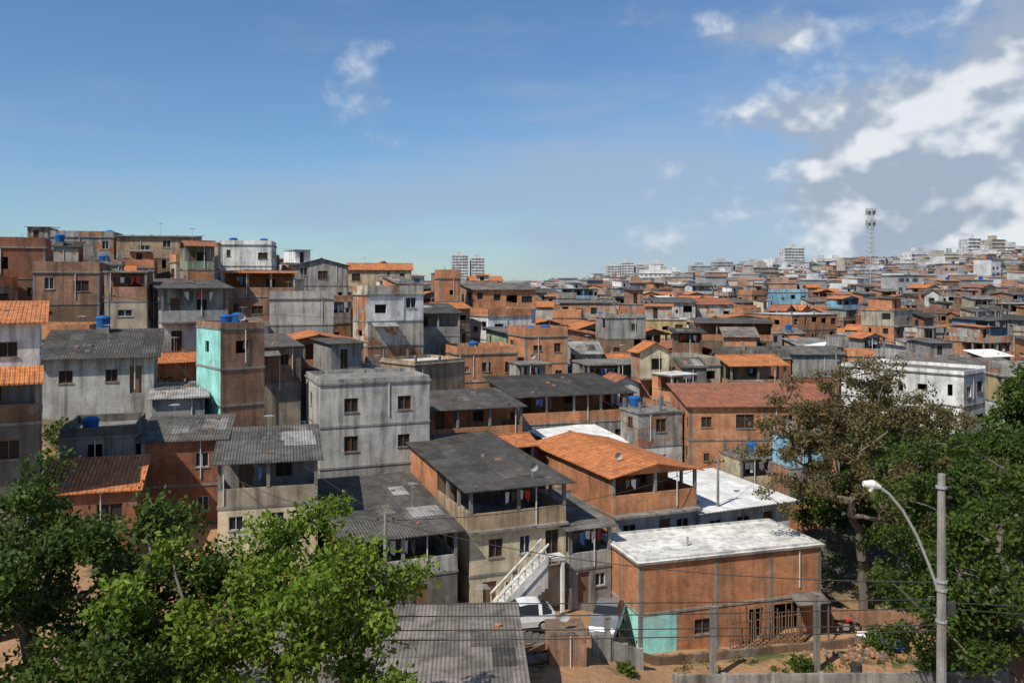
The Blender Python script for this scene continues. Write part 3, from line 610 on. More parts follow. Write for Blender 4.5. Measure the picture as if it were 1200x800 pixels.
for k in range(150):
    y = U(82, 240); x = U(-.6, .6)*y
    if not okpos(x, y): continue
    w = U(8.5, 12.5); d = U(6.5, 10); rot = rot_at(x, y, 8)
    if not clash(x, y, rot, w, d, 1.0) and len(FOOT) < 110: randhouse(x, y, rot, w, d); cnt += 1
for j in range(-20, 62):
    for i in range(-45, 60):
        u = i*7.2+(j % 3)*2.3; v = 30+j*6.8+(j//4)*1.5
        x = ct*u-st_*v+U(-1.6, 1.6); y = st_*u+ct*v+U(-1.6, 1.6)
        if not okpos(x, y): continue
        for tr in range(4):
            k = 1-.16*tr
            w = U(4.4, 7.8)*k; d = U(4.4, 7.2)*k; rot = rot_at(x, y, 9)
            if not clash(x, y, rot, w, d, .05): randhouse(x, y, rot, w, d); cnt += 1; break
for k in range(2600):
    y = U(60, 200); x = U(-.64, .64)*y
    if not okpos(x, y): continue
    w = U(2.6, 4.2); d = U(2.6, 4.2); rot = rot_at(x, y, 14)
    if not clash(x, y, rot, w, d, .05): randhouse(x, y, rot, w, d); cnt += 1
print('fill houses', cnt)

# distant houses: one merged mass
h = B('distant_houses', 0, 0, 0, 0, False)
far_n = 0
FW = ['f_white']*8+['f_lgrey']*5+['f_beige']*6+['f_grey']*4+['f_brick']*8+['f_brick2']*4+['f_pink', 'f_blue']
yy = 262.0
while yy < 1150:
    step = 8+yy*.012
    xx = -.66*yy-10
    while xx < .66*yy+10:
        w = U(4, 10)+yy*.004; d = U(5, 9)
        if R() > .08:
            x0 = xx+U(-1, 1); y0 = yy+U(-3, 3); z = tz(x0, y0)+U(-1, 1); H = 2.8*random.choice([1, 1, 2, 2, 3])+(U(0, 3) if R() < .2 else 0)
            if R() < .02 and yy > 350 and xx > 0: H += U(3, 9)
            a = math.radians(U(-35, 40)); c, s = math.cos(a), math.sin(a)
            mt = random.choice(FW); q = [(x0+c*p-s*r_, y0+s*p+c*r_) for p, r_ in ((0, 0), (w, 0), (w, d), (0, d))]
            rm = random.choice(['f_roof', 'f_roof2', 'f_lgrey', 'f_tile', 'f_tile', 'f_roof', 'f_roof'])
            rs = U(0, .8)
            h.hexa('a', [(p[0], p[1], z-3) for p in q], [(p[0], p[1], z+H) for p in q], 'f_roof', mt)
            cx, cy = x0+c*w/2-s*d/2, y0+s*w/2+c*d/2
            qo = [(cx+(p[0]-cx)*1.08, cy+(p[1]-cy)*1.08) for p in q]
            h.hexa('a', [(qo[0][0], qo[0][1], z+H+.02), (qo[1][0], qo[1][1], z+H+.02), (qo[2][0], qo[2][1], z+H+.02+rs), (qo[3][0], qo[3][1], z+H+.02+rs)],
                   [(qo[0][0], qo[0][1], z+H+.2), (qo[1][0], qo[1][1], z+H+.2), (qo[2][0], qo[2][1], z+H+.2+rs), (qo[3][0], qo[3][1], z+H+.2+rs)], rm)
            for fl in range(int(H/2.8)):
                for k in range(int(w/2.4)):
                    if R() < .3: continue
                    u0 = .8+k*2.4; zz = z+fl*2.8+U(.7, 1.1); ww = random.choice([.9, 1.2, 1.9])
                    p = [(x0+c*u0+s*.03, y0+s*u0-c*.03), (x0+c*(u0+ww)+s*.03, y0+s*(u0+ww)-c*.03)]
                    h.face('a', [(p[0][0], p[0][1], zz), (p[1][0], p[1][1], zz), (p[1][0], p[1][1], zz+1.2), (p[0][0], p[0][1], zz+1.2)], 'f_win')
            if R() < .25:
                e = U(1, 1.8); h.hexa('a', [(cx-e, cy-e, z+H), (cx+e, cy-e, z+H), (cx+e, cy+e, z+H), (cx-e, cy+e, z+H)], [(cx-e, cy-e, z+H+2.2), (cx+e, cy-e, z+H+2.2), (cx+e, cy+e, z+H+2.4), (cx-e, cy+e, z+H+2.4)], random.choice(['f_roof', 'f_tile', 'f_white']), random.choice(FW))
            if R() < .12 and yy < 500:
                h.lathe('a', cx+1, cy-1, [(.6, z+H+.3), (.75, z+H+1.3), (.001, z+H+1.5)], 'tank', 8)
            far_n += 1
        xx += w+U(.2, 3)
    yy += step
h.done(); print('far', far_n)

def tower(name, x, y, w, d, ht, mat='f_white', rot=10):
    z = tz(x, y); h = B(name, x, y, z, rot, False)
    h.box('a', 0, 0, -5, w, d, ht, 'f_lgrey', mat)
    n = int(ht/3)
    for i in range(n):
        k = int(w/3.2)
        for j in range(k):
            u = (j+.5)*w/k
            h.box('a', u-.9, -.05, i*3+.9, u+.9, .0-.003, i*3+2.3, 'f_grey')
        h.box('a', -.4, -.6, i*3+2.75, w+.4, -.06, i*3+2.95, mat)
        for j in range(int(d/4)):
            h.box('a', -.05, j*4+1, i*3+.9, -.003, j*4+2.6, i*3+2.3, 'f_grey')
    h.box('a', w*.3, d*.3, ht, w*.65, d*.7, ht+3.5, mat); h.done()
tower('apartment_tower', -63, 900, 17, 14, 40); tower('apartment_tower', -43, 905, 14, 14, 37, 'f_white')
for (a, ht) in ((112, 25), (128, 28), (146, 24), (163, 26)): tower('apartment_tower', a, 1000, 15, 14, ht, 'f_white', 5)
for (a, ht) in ((200, 19), (225, 22), (250, 18)): tower('apartment_block', a, 950, 22, 14, ht, 'f_lgrey', 5)
tower('apartment_tower', 288, 900, 22, 14, 31, 'f_white'); tower('apartment_tower', 385, 720, 12, 12, 21)
tower('apartment_tower', 394, 700, 12, 14, 18, 'f_beige'); tower('apartment_tower', 408, 710, 12, 12, 14); tower('apartment_block', 350, 760, 18, 12, 10)
for i in range(44):
    y = U(520, 1080); x = U(.03, .62)*y
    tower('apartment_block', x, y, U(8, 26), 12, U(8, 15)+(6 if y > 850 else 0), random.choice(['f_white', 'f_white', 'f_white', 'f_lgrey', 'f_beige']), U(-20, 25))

h = B('communications_mast', 124, 295, tz(124, 295), 20)
Hm = 46.5-tz(124, 295)
def pr(z): return 1.1*(1-z/Hm)+.5
nn = 20
for i in range(nn):
    z0, z1 = Hm*i/nn, Hm*(i+1)/nn; a, c = pr(z0), pr(z1)
    C0 = [(-a, -a), (a, -a), (a, a), (-a, a)]; C1 = [(-c, -c), (c, -c), (c, c), (-c, c)]
    for k in range(4):
        k2 = (k+1) % 4
        h.tube('leg', (*C0[k], z0), (*C1[k], z1), .09, .09, 'metal', 4); h.tube('brace', (*C0[k], z0), (*C1[k2], z1), .045, .045, 'metal', 4)
        h.tube('brace', (*C0[k2], z0), (*C1[k], z1), .045, .045, 'metal', 4); h.tube('ring', (*C1[k], z1), (*C1[k2], z1), .045, .045, 'metal', 4)
for zz in (Hm-.5, Hm-4.5):
    for k in range(6):
        t = k*math.pi/3; h.box('antenna_panel', 1.5*math.cos(t)-.2, 1.5*math.sin(t)-.2, zz-1.4, 1.5*math.cos(t)+.2, 1.5*math.sin(t)+.2, zz+.8, 'f_lgrey')
    h.lathe('platform', 0, 0, [(.1, zz-.3), (1.7, zz-.3), (1.7, zz), (.1, zz)], 'metal', 10)
h.done()

# ------------------------------------------------------------------ trees
def tree(name, x, y, z0, tips, trunk, tr, nleaf, ls, lm, spread, seed, flat=.7):
    r = np.random.default_rng(seed)
    nodes = [Vector(p) for p in trunk]; par = [-1]+list(range(len(trunk)-1))
    cen = Vector(trunk[-1])
    T = sorted([Vector(t) for t in tips], key=lambda t: (t-cen).length)
    tipi = []
    for t in T:
        best, bi = 1e9, 0
        for i, n in enumerate(nodes):
            if i < len(trunk)-2: continue
            dd = (n-t).length+max(0, n.z-t.z)*.8+(n-cen).length*.18
            if dd < best: best, bi = dd, i
        a = nodes[bi]; k = max(1, int((t-a).length/.7)); pv = bi
        for q in range(1, k+1):
            f = q/k; p = a.lerp(t, f)
            if q < k: p += Vector((r.normal(0, .12), r.normal(0, .12), .25*math.sin(f*math.pi)*(t-a).length*.25+r.normal(0, .06)))
            nodes.append(p); par.append(pv); pv = len(nodes)-1
        tipi.append(pv)
    e = 2.2
    acc = np.zeros(len(nodes))
    for i in tipi: acc[i] += .02**e
    for i in range(len(nodes)-1, 0, -1):
        if acc[i] == 0: acc[i] = .012**e
        acc[par[i]] += acc[i]
    rad = acc**(1/e); sc = tr/rad[0]; rad = np.where(rad*sc < .015, .015, rad*sc)
    h = B(name, x, y, z0, 0)
    for i in range(1, len(nodes)):
        p = par[i]; h.tube('trunk_and_limbs', nodes[p], nodes[i], min(rad[p], rad[i]*1.6), rad[i], 'bark', 7 if rad[i] > .06 else 4, cap=False)
    tipa = np.array([list(t) for t in T])
    wgt = r.uniform(.2, 1.7, len(tipa)); wgt /= wgt.sum()
    idx = r.choice(len(tipa), nleaf, p=wgt)
    g = r.normal(0, 1, (nleaf, 3)); g /= np.maximum(.001, np.linalg.norm(g, axis=1))[:, None]; g *= (r.uniform(0, 1, nleaf)**.45)[:, None]
    sp = r.uniform(.55, 1.35, len(tipa))*spread
    C = tipa[idx]+g*sp[idx][:, None]*np.array([1, 1, flat])
    a = r.normal(0, 1, (nleaf, 3))+np.array([0, 0, -.25]); a /= np.linalg.norm(a, axis=1)[:, None]
    b_ = r.normal(0, 1, (nleaf, 3)); up = np.array([0, 0, 1.0])
    nrm = b_*.7+up; b_ = np.cross(nrm, a); b_ /= np.maximum(.01, np.linalg.norm(b_, axis=1))[:, None]
    L_ = (ls*r.uniform(.6, 1.35, nleaf))[:, None]
    V = np.stack([C, C+a*L_*.45+b_*L_*.26, C+a*L_, C+a*L_*.45-b_*L_*.26], 1).reshape(-1, 3)
    me = np_mesh('leaves', V, np.arange(len(V)), np.full(nleaf, 4), [M[lm]])
    ob = h.done()
    ob.name = 'trunk_and_limbs'; po = bpy.data.objects.new(name, None)
    add(po); po.location = ob.location.copy(); ob.location = (0, 0, 0); ob.parent = po
    add(bpy.data.objects.new('leaves', me), po)
    return po
def ell(n, c, rad, seed, inner=.35, low=-.6, lump=.25):
    r = np.random.default_rng(seed); out = []
    ph = r.uniform(0, 6.28, 6)
    while len(out) < n:
        v = r.normal(0, 1, 3); v /= np.linalg.norm(v)
        if v[2] < low: continue
        k = r.uniform(inner, 1)**.7
        a = math.atan2(v[1], v[0]); k *= 1+lump*(math.sin(3*a+ph[0])*.5+math.sin(5*a+ph[1]+v[2]*3)*.5+math.sin(4*v[2]+ph[2])*.4)
        out.append((c[0]+v[0]*rad[0]*k, c[1]+v[1]*rad[1]*k, c[2]+v[2]*rad[2]*k))
    return out
TR = [(0, 0, -.5), (.1, 0, 1.5), (0, .1, 3.0), (.2, 0, 4.5)]
zt = tz(-7.6, 26)
tree('leafy_tree', -7.2, 26, zt, ell(115, (.2, 0, 13.3-3.5-zt), (4.1, 3.2, 3.5), 1, lump=.35), [(0, 0, -.5), (.1, 0, 1.5), (.2, .1, 3.2), (.2, 0, 5)], .26, 27000, .21, 'leafA', .75, 1)
zt = tz(-14.5, 27)
tree('leafy_tree', -14.3, 27, zt, ell(150, (0, 0, 13.6-3.4-zt), (4.6, 3.6, 3.4), 2, lump=.35), [(0, 0, -.5), (-.1, 0, 1.5), (0, .1, 3.2), (.1, 0, 4.6)], .3, 34000, .20, 'leafB', .8, 2)
zt = tz(-11, 23)
tree('leafy_tree', -11.3, 22.5, zt, ell(90, (0, 0, 11.0-2.8-zt), (3.2, 2.8, 2.8), 3), [(0, 0, -.5), (-.1, 0, 1.5), (0, .1, 2.6), (.1, 0, 3.6)], .22, 20000, .18, 'leafB', .7, 3)
zt = tz(22, 38)
tree('shade_tree', 23.2, 39, zt, ell(200, (.3, 0, 12.6-6.2-zt), (6.2, 5, 6.2), 4, low=-.85, lump=.35), TR, .35, 44000, .24, 'leafB', .9, 4)
zt = tz(21.5, 55)
tree('umbrella_tree', 22.8, 55.5, zt, ell(260, (.2, 0, 14.2-4.6-zt), (7.3, 5.5, 4.9), 5, low=-.8, lump=.22), [(0, 0, -.5), (.1, 0, 1.2), (0, .1, 2.2), (.1, 0, 3.0)], .32, 38000, .23, 'leafD', .75, 5)
zt = tz(26, 50)
tree('shade_tree', 27.5, 52.5, zt, ell(110, (0, 0, 9.5-4-zt), (5, 4, 4.2), 11), TR, .3, 22000, .26, 'leafB', .9, 11)
zt = tz(44, 66)
tree('shade_tree', 36, 62, zt, ell(120, (0, 0, 10.2-zt-4), (7.5, 5, 4.2), 6), TR, .4, 22000, .32, 'leafB', 1.1, 6)
zt = tz(47, 73)
tree('shade_tree', 47, 74, zt, ell(90, (0, 0, 12.6-zt-4), (5, 5, 4.2), 7), TR, .4, 14000, .36, 'leafB', 1.2, 7)
zt = tz(24, 64)
tree('small_tree', 24.5, 64, zt, ell(60, (0, 0, 3.2), (3.5, 3, 2.6), 9), [(0, 0, -.5), (.1, 0, 1), (0, .1, 1.8), (0, 0, 2.4)], .2, 10000, .28, 'leafB', .9, 9)
r = np.random.default_rng(5)
def clump(x, y, z, R_, H_, n, s):
    g = r.normal(0, 1, (n, 3)); g /= np.linalg.norm(g, axis=1)[:, None]; g *= (r.uniform(.2, 1, n)**.4)[:, None]
    C = np.array([x, y, z])+g*np.array([R_, R_, H_])*(1+.25*np.sin(g[:, :1]*7+x))
    a = r.normal(0, 1, (n, 3)); a /= np.linalg.norm(a, axis=1)[:, None]; b_ = np.cross(a, r.normal(0, 1, (n, 3))); b_ /= np.linalg.norm(b_, axis=1)[:, None]
    L_ = (s*r.uniform(.6, 1.4, n))[:, None]
    Vs.append(np.stack([C, C+a*L_*.5+b_*L_*.35, C+a*L_, C+a*L_*.5-b_*L_*.35], 1).reshape(-1, 3))
Vs = []
for i in range(150):
    y = 95+(r.uniform()**1.3)*800; x = r.uniform(-.1, .62)*y if r.uniform() < .85 else r.uniform(-.5, 0)*y
    q = 1.8+y*.0028*r.uniform(.5, 1.5)
    if y < 260 and clash(x-q*.6, y-q*.6, 0, 1.2*q, 1.2*q, 0): continue
    clump(x, y, tz(x, y)+q*1.2+1.0*(y > 255), q*1.5, q, 300, .5+y*.001)
V = np.concatenate(Vs)
add(bpy.data.objects.new('distant_trees', np_mesh('distant_trees', V, np.arange(len(V)), np.full(len(V)//4, 4), [M['leafF']])))
Vs = []
for i in range(60):
    x = r.uniform(28, 60); y = r.uniform(74, 110)
    if any(inside(x, y, F, 1.5) for F in FOOT): continue
    clump(x, y, tz(x, y)+1.5, 2.6, 2.2, 420, .5)
for (x, y, q, n) in [(16, 47.5, .5, 500), (24, 47, 1.5, 1800), (27, 50, 2, 2200), (22, 50.5, 1.0, 1000), (30, 45, 2, 2200), (6.0, 44.6, .4, 300), (20.5, 60, 2, 2000), (-8.5, 43, .8, 700), (5, 47, .3, 200), (26, 56, 2.4, 2600), (-30, 57, 1.2, 900), (-27, 68, 1.6, 1200)]:
    clump(x, y, tz(x, y)+q*.6, q*1.2, q*.8, n, .2)
for i in range(60):
    x = r.uniform(8, 26); y = r.uniform(45, 49) if x < 20 else r.uniform(45, 52)
    clump(x, y, tz(x, y)+.08, r.uniform(.15, .5), .15, 50, .12)
V = np.concatenate(Vs)
add(bpy.data.objects.new('bushes', np_mesh('bushes', V, np.arange(len(V)), np.full(len(V)//4, 4), [M['leafB']])))

# ------------------------------------------------------------------ street furniture and yard
zp = tz(15.1, 30)
h = B('street_lamp', 15.1, 30, 0, 0)
h.tube('pole', (0, 0, zp-.5), (0, 0, 13.4), .2, .13, 'conc', 12)
pts = [(-.12, 0, 9.3), (-.4, 0, 10.1), (-.85, 0, 11.2), (-1.35, 0, 12.1), (-1.85, 0, 12.7), (-2.2, 0, 12.95)]
for a, b_ in zip(pts, pts[1:]): h.tube('arm', a, b_, .05, .05, 'metal', 8)
h.tube('lamp_head', (-2.15, 0, 12.93), (-2.42, 0, 13.03), .07, .16, 'lamp', 10); h.tube('lamp_head', (-2.42, 0, 13.03), (-2.75, 0, 13.06), .16, .1, 'lamp', 10)
h.tube('lamp_lens', (-2.46, 0, 12.95), (-2.5, 0, 12.78), .13, .06, 'lamp', 10)
for zz in (8.2, 9.3, 9.6, 12.9): h.tube('bracket', (0, 0, zz), (0, 0, zz+.08), .2, .2, 'metal', 10)
for zz in (12.6, 12.95, 13.25): h.tube('insulator', (.12, -.1, zz), (.28, -.15, zz), .05, .07, 'dark', 8)
h.box('junction_box', .15, -.2, 8.5, .4, .1, 8.9, 'iron')
h.done()
def utility(x, y, zt_, nm='utility_pole'):
    h = B(nm, x, y, 0, 10); z = tz(x, y); h.tube('pole', (0, 0, z-.5), (0, 0, zt_), .13, .09, 'conc', 8)
    h.box('crossarm', -.5, -.05, zt_-.5, .5, .05, zt_-.4, 'wood')
    for a in (-.4, 0, .4): h.lathe('insulator', a, 0, [(.05, zt_-.4), (.06, zt_-.3), (.001, zt_-.25)], 'dark', 6)
    h.done()
utility(-6.6, 44.5, 8.2)
utility(14.6, 60.5, 8.0); utility(-34, 72, 19.5); utility(38, 100, 13); utility(-3, 108, 17)
def wire(a, b_, sag, rad=.02):
    cu = bpy.data.curves.new('power_line', 'CURVE'); cu.dimensions = '3D'; cu.bevel_depth = rad; cu.bevel_resolution = 0
    s = cu.splines.new('POLY'); s.points.add(24); a = Vector(a); b_ = Vector(b_)
    for i in range(25):
        f = i/24; p = a.lerp(b_, f); p.z -= sag*4*f*(1-f); s.points[i].co = (*p, 1)
    cu.materials.append(M['iron']); add(bpy.data.objects.new('power_line', cu))
for (za, zb, sg) in ((8.9, 9.0, .2), (8.6, 8.7, .35), (7.9, 8.1, .2), (7.6, 7.9, .3)): wire((-26, 30.5, za), (15.1, 30, zb), sg)
for (za, zb, sg) in ((8.9, 9.2, .4), (8.7, 8.0, .3)): wire((15.1, 30, za), (36, 30, zb), sg)
wire((-6.6, 44.5, 7.8), (14.6, 60.5, 7.6), 1.0); wire((-6.6, 44.5, 7.7), (-16, 48.9, 9), .4); wire((-6.6, 44.5, 7.8), (15.1, 30, 9.6), .8)
wire((-34, 72, 19.2), (-6.6, 44.5, 7.9), 1.2, .015); wire((14.6, 60.5, 7.7), (38, 100, 12.6), 1.2, .015); wire((-3, 108, 16.6), (14.6, 60.5, 7.7), 1.4, .015); wire((-34, 72, 19.2), (-3, 108, 16.7), 1.3, .015)

def cwall(name, p, q, ht, t=.15, mat='conc', base=None, n=10):
    dx, dy = q[0]-p[0], q[1]-p[1]; Ln = math.hypot(dx, dy); h = B(name, p[0], p[1], 0, math.degrees(math.atan2(dy, dx)))
    for i in range(n):
        a, c = Ln*i/n, Ln*(i+1)/n
        za = tz(p[0]+dx*i/n, p[1]+dy*i/n) if base is None else base; zb = tz(p[0]+dx*(i+1)/n, p[1]+dy*(i+1)/n) if base is None else base
        h.hexa('wall', [(a, 0, za-1), (c, 0, zb-1), (c, t, zb-1), (a, t, za-1)], [(a, 0, za+ht), (c, 0, zb+ht), (c, t, zb+ht), (a, t, za+ht)], mat)
    for i in range(n+1):
        zz = tz(p[0]+dx*i/n, p[1]+dy*i/n) if base is None else base
        h.box('pier', Ln*i/n-.12, -.03, zz-1, Ln*i/n+.12, t+.03, zz+ht+.06, mat)
    return h.done()
cwall('concrete_wall', (8.5, 44.4), (34, 44.9), .95, .18, 'grey', base=-1.2)
cwall('retaining_wall', (6.9, 47.6), (20.5, 51.3), .45, .2, 'brown')
cwall('concrete_wall', (-1.5, 46.2), (2.0, 44.9), .8, .15, 'dgrey')
cwall('brick_wall', (20.2, 53.6), (27, 52.4), 1.3, .14, 'brick3')
cwall('garden_wall', (4.4, 45.3), (7.0, 46.2), 1.1, .15, 'grey', n=3)
for (x, y, zt_) in ((5.1, 45.6, 2.3), (10.9, 46.3, 2.6), (17.0, 47.6, 2.8)):
    h = B('concrete_post', x, y, 0, 10); z = tz(x, y); h.box('post', -.14, -.14, z-.5, .14, .14, zt_, 'conc'); h.box('cap', -.17, -.17, zt_, .17, .17, zt_+.08, 'conc')
    h.tube('wire_hook', (0, 0, zt_+.08), (.05, 0, zt_+.4), .012, .012, 'iron', 4); h.done()
h = B('wooden_fence', 12.9, 50.5, 0, 17); z = -1.5
for i in range(26):
    a = i*.2; h.tube('stake', (a, 0, z-.4), (a+U(-.08, .08), U(-.05, .05), z+U(1.7, 2.6)), .045, .03, 'wood', 5)
for zz in (z+.5, z+1.5): h.tube('rail', (-.1, .06, zz), (5.1, .06, zz+U(-.1, .1)), .04, .04, 'wood', 5)
h.done()
h = B('corrugated_lean_to', 16.8, 52.6, 0, 17)
h.hexa('roof', [(0, -1.4, .75), (2.3, -1.4, .7), (2.3, -.4, 1.1), (0, -.4, 1.15)], [(0, -1.4, .8), (2.3, -1.4, .75), (2.3, -.4, 1.15), (0, -.4, 1.2)], 'cb')
for a in (.1, 2.2): h.tube('post', (a, -1.3, -2), (a, -1.3, .72), .05, .05, 'wood', 5)
h.done()
h = B('plank_pile', .2, 44.0, 0, 25); z = tz(.5, 44.5)
for i in range(26):
    a = U(-.8, .8); yb = U(-1.2, 1.0); t = U(-.5, .5)
    h.hexa('plank', [(a-1.1, yb-t, z+U(0, .2)), (a+1.1, yb+t, z+U(0, .4)), (a+1.1, yb+t+.14, z+.1), (a-1.1, yb-t+.14, z+.1)], [(a-1.1, yb-t, z+.36), (a+1.1, yb+t, z+.46), (a+1.1, yb+t+.14, z+.44), (a-1.1, yb-t+.14, z+.3)], random.choice(['wood', 'dark', 'brown', 'conc']))
h.done()
h = B('rubble_heap', 20.5, 49.2, tz(20.5, 49.2), 0)
for i in range(120):
    a, b_ = random.gauss(0, 1.3), random.gauss(0, .7); s = U(.05, .14); zz = max(0, .4-.15*(abs(a)+abs(b_)))
    h.hexa('rubble', [(a-s, b_-s, zz-.1), (a+s, b_-s*.6, zz-.1), (a+s*.8, b_+s, zz-.1), (a-s*.7, b_+s, zz-.1)], [(a-s*.8, b_-s*.7, zz+s), (a+s*.8, b_-s*.5, zz+s*.9), (a+s*.6, b_+s*.8, zz+s*1.2), (a-s*.6, b_+s*.8, zz+s)], random.choice(['brick', 'dgrey', 'brick3', 'wood', 'brown']))
h.done()
h = B('barrel', 18.6, 46.1, tz(18.6, 46.1), 0); h.lathe('drum', 0, 0, [(.001, 0), (.3, 0), (.3, .28), (.32, .3), (.3, .32), (.3, .6), (.32, .62), (.3, .64), (.3, .9), (.26, .9), (.26, .84), (.001, .84)], 'iron', 16); h.done()
h = B('plastic_basin', 22.6, 50.6, tz(22.6, 50.6)+.1, 0); h.lathe('basin', 0, 0, [(.001, 0), (.6, 0), (.85, .35), (.9, .35), (.88, .39), (.8, .35), (.55, .06), (.001, .06)], 'plastic_blue', 18); h.done()
h = B('white_boat_hull', 20.9, 51.9, tz(20.9, 51.9), -35)
for i in range(8):
    f0, f1 = i/8, (i+1)/8; w0, w1 = .5*math.sin(math.pi*min(1, f0*.7+.25)), .5*math.sin(math.pi*min(1, f1*.7+.25))
    if i == 7: w1 = .02
    x0, x1 = f0*2.4, f1*2.4
    for sg in (-1, 1): h.face('hull', [(x0, 0, .05+f0*.2), (x1, 0, .05+f1*.3), (x1, sg*w1, .6+f1*.25), (x0, sg*w0, .6+f0*.25)], 'frame')
h.done()
h = B('motorcycle', 20.2, 53.0, tz(20.2, 53), 10)
for a in (0, 1.3):
    for i in range(14):
        t0, t1 = 2*math.pi*i/14, 2*math.pi*(i+1)/14; h.tube('wheel', (a+.3*math.cos(t0), 0, .3+.3*math.sin(t0)), (a+.3*math.cos(t1), 0, .3+.3*math.sin(t1)), .05, .05, 'tyre', 6)
    h.tube('hub', (a, -.08, .3), (a, .08, .3), .08, .08, 'metal', 8)
h.tube('fork', (1.3, 0, .3), (1.0, 0, 1.0), .04, .03, 'metal', 6); h.tube('handlebar', (1.0, -.35, 1.05), (1.0, .35, 1.05), .02, .02, 'iron', 6)
h.tube('frame', (0, 0, .35), (.6, 0, .6), .05, .05, 'iron', 6); h.tube('frame', (.6, 0, .4), (1.0, 0, .9), .05, .05, 'iron', 6)
h.tube('fuel_tank', (.55, 0, .8), (.95, 0, .85), .14, .11, 'cloth3', 10); h.tube('seat', (-.15, 0, .82), (.55, 0, .78), .09, .11, 'tyre', 8); h.box('engine', .4, -.12, .25, .75, .12, .6, 'metal')
h.done()
def car(x, y, rot, paint):
    h = B('parked_car', x, y, tz(x, y)+.06, rot)
    st = [(0, .45, .62, .62, .70), (.12, .3, .75, .78, .8), (.7, .22, .80, .86, .84), (1.15, .22, .84, .94, .85), (1.35, .22, .85, 1.05, .855), (1.85, .22, .87, 1.38, .86), (2.3, .22, .88, 1.45, .86), (2.9, .22, .89, 1.42, .86), (3.1, .22, .89, 1.38, .86), (3.65, .24, .9, 1.08, .84), (3.85, .3, .86, .95, .8), (3.95, .42, .7, .72, .74)]
    def sec(s):
        X, zb, zm, zr, hw = s; tw = hw-.2*min(1, (zr-zm)/.5)-.03
        return [(X, -hw+.06, zb), (X, -hw, (zb+zm)/2), (X, -hw+.03, zm), (X, -tw, zr), (X, tw, zr), (X, hw-.03, zm), (X, hw, (zb+zm)/2), (X, hw-.06, zb)]
    for i in range(len(st)-1):
        A, C = sec(st[i]), sec(st[i+1])
        for k in range(7):
            mt = paint
            if 4 <= i <= 8 and i != 7 and k in (2, 4): mt = 'glass'
            if k == 3 and i in (4, 8): mt = 'glass'
            h.face('body', [A[k], C[k], C[k+1], A[k+1]], mt)
        h.face('body', [A[7], C[7], C[0], A[0]], 'iron')
    h.face('body', sec(st[0]), paint); h.face('body', sec(st[-1])[::-1], paint)
    for wx in (.75, 3.15):
        for sg in (-1, 1): h.tube('wheel', (wx, sg*.70, .28), (wx, sg*.88, .28), .3, .3, 'tyre', 16); h.tube('hub_cap', (wx, sg*.881, .28), (wx, sg*.895, .28), .17, .15, 'metal', 12)
    for sg in (-1, 1):
        h.box('headlight', -.01, sg*.55-.13, .52, .06, sg*.55+.13, .64, 'lamp'); h.box('tail_light', 3.9, sg*.55-.12, .6, 3.97, sg*.55+.12, .74, 'cloth3'); h.box('mirror', 1.35, sg*.93-.07, .88, 1.45, sg*.93+.07, 1.0, paint)
    h.box('bumper', -.08, -.7, .3, .05, .7, .48, paint); h.box('rear_bumper', 3.9, -.7, .3, 4.03, .7, .5, paint)
    h.done()
car(-1.5, 47.6, 12, 'paint_white'); car(5.0, 47.6, 75, 'paint_grey')
h = B('external_stair', -.9, 49.6, 0, 22); n = 15; z0 = .9
for i in range(n):
    h.box('step', i*.22, 0, z0-1+i*.15, i*.22+.219, .95, z0+(i+1)*.19, 'slab')
for sg in (-.09, .96):
    h.hexa('balustrade', [(0, sg, z0-.4), (n*.22, sg, z0+n*.19-.3), (n*.22, sg+.08, z0+n*.19-.3), (0, sg+.08, z0-.4)], [(0, sg, z0+.35), (n*.22, sg, z0+n*.19+.3), (n*.22, sg+.08, z0+n*.19+.3), (0, sg+.08, z0+.35)], 'white')
    h.hexa('handrail', [(0, sg-.02, z0+.85), (n*.22, sg-.02, z0+n*.19+.85), (n*.22, sg+.1, z0+n*.19+.85), (0, sg+.1, z0+.85)], [(0, sg-.02, z0+.95), (n*.22, sg-.02, z0+n*.19+.95), (n*.22, sg+.1, z0+n*.19+.95), (0, sg+.1, z0+.95)], 'white')
    for i in range(0, n, 2): h.box('baluster', i*.22, sg+.01, z0+.3+i*.19, i*.22+.07, sg+.07, z0+.87+i*.19, 'white')
h.box('landing', n*.22, 0, z0+n*.19-.2, n*.22+1.2, .95, z0+n*.19, 'slab')
h.box('landing_post', n*.22+.9, .05, z0-1, n*.22+1.1, .25, z0+n*.19-.2, 'white')
h.done()

# ------------------------------------------------------------------ camera
cam = bpy.data.cameras.new('camera'); co = bpy.data.objects.new('camera', cam); add(co)
co.location = (0, 0, 20); co.rotation_euler = (math.radians(90), 0, 0)
cam.sensor_width = 36; cam.lens = 30; cam.shift_y = -65/1200; cam.clip_end = 20000; cam.clip_start = .1
scene.camera = co
# ------------------------------------------------------------------ light
su = bpy.data.lights.new('sun', 'SUN'); su.energy = 4.7; su.angle = math.radians(.5); su.color = (1, .94, .83)
so = bpy.data.objects.new('sun', su); add(so)
dirv = Vector((SUN.x*math.cos(SUN_EL), SUN.y*math.cos(SUN_EL), math.sin(SUN_EL)))
so.rotation_euler = dirv.to_track_quat('Z', 'Y').to_euler(); so.location = (0, 0, 100)
w = bpy.data.worlds.new('World'); scene.world = w; w.use_nodes = True; nt = w.node_tree; nt.nodes.clear()
out = nt.nodes.new('ShaderNodeOutputWorld')
sky = N(nt, 'ShaderNodeTexSky', sky_type='NISHITA', sun_disc=False, sun_elevation=SUN_EL, sun_rotation=math.atan2(SUN.x, SUN.y) % (2*math.pi), air_density=1.0, dust_density=.4, ozone_density=2.0)
skc = mix(nt, 1.0, sky.outputs[0], (.84, 1.07, 1.30), 'MULTIPLY')
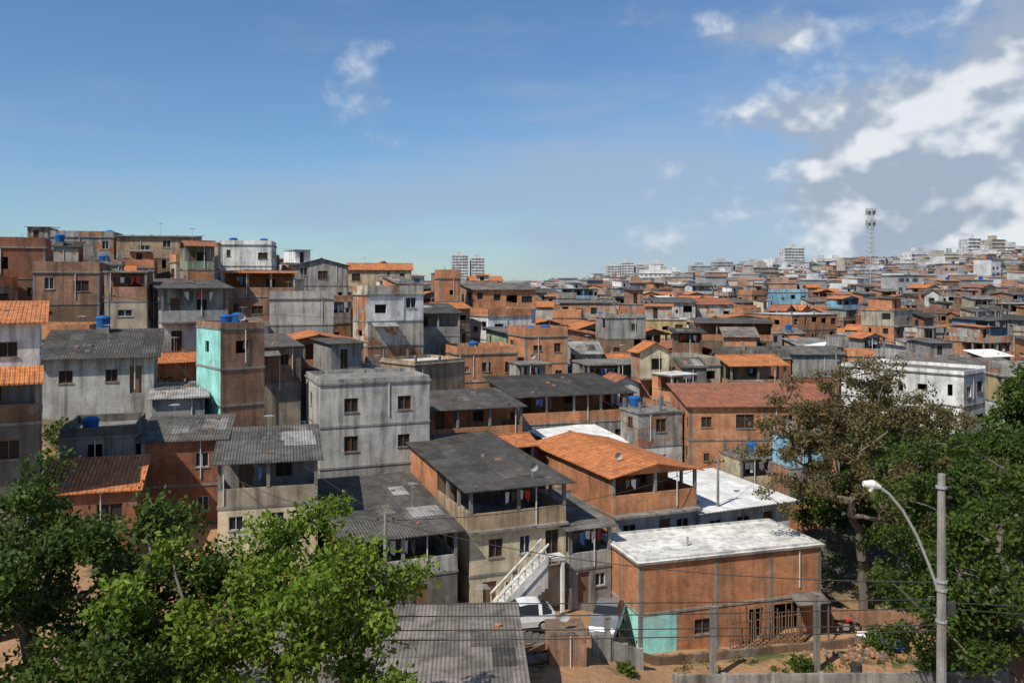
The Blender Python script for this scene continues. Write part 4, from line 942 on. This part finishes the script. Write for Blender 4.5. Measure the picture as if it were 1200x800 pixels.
bg = N(nt, 'ShaderNodeBackground', {0: skc, 1: .088})
g = N(nt, 'ShaderNodeTexCoord').outputs['Generated']
s = N(nt, 'ShaderNodeSeparateXYZ', {0: g})
def gm(cx, cz, sx, sz):
    a = math_(nt, 'DIVIDE', math_(nt, 'SUBTRACT', s.outputs[0], cx), sx); c = math_(nt, 'DIVIDE', math_(nt, 'SUBTRACT', s.outputs[2], cz), sz)
    q = math_(nt, 'ADD', math_(nt, 'MULTIPLY', a, a), math_(nt, 'MULTIPLY', c, c))
    return math_(nt, 'POWER', 2.718, math_(nt, 'MULTIPLY', q, -1.0))
def nz(sc, mul, off=(0, 0, 0), det=8, rough=.55):
    v = N(nt, 'ShaderNodeVectorMath', {0: g, 1: off}, operation='ADD').outputs[0]
    return noise(nt, sc, det, v, mul, rough)
def addm(*a):
    r_ = a[0]
    for x in a[1:]: r_ = math_(nt, 'ADD', r_, x)
    return r_
sc_ = lambda v, k: math_(nt, 'MULTIPLY', v, k)
OFF = (.13, .4, .07)
n1 = nz(5.5, (1, 1, 1.4), OFF, 9, .58)
s1 = nz(5.5, (1, 1, 1.4), OFF, 4, .55); s2 = nz(5.5, (1, 1, 1.4), (OFF[0]-.012, OFF[1], OFF[2]+.026), 4, .55)
mask = addm(sc_(gm(.52, .17, .14, .10), .52), sc_(gm(.43, .09, .20, .085), .36), sc_(gm(.285, .272, .06, .028), .28), sc_(gm(.28, .19, .09, .03), .16))
d1 = addm(n1, mask)
al = rng_(nt, d1, .61, .82, 0, .94, True)
thin = nz(3.0, (1, 1, 5.0), (.3, 0, 0), 7, .6)
mk2 = addm(sc_(gm(.0, .11, .34, .045), .26), sc_(gm(.28, .07, .42, .08), .30), sc_(gm(.15, .17, .22, .045), .16))
al2 = rng_(nt, addm(thin, mk2), .46, .90, 0, .70, True)
shade = rng_(nt, addm(math_(nt, 'SUBTRACT', s1, s2), sc_(gm(.56, .19, .12, .09), .075), sc_(math_(nt, 'SUBTRACT', n1, s1), .5)), -.03, .085, 0, 1, True)
ccol = mix(nt, shade, (.37, .44, .55), (.82, .85, .88))
bgc = N(nt, 'ShaderNodeBackground', {0: ccol, 1: 1.0})
bgt = N(nt, 'ShaderNodeBackground', {0: (.36, .46, .61, 1), 1: 1.0})
m1 = N(nt, 'ShaderNodeMixShader', {0: al2, 1: bg.outputs[0], 2: bgt.outputs[0]})
m2 = N(nt, 'ShaderNodeMixShader', {0: al, 1: m1.outputs[0], 2: bgc.outputs[0]})
nt.links.new(m2.outputs[0], out.inputs[0])
scene.view_settings.view_transform = 'Standard'; scene.view_settings.look = 'None'; scene.view_settings.exposure = 0
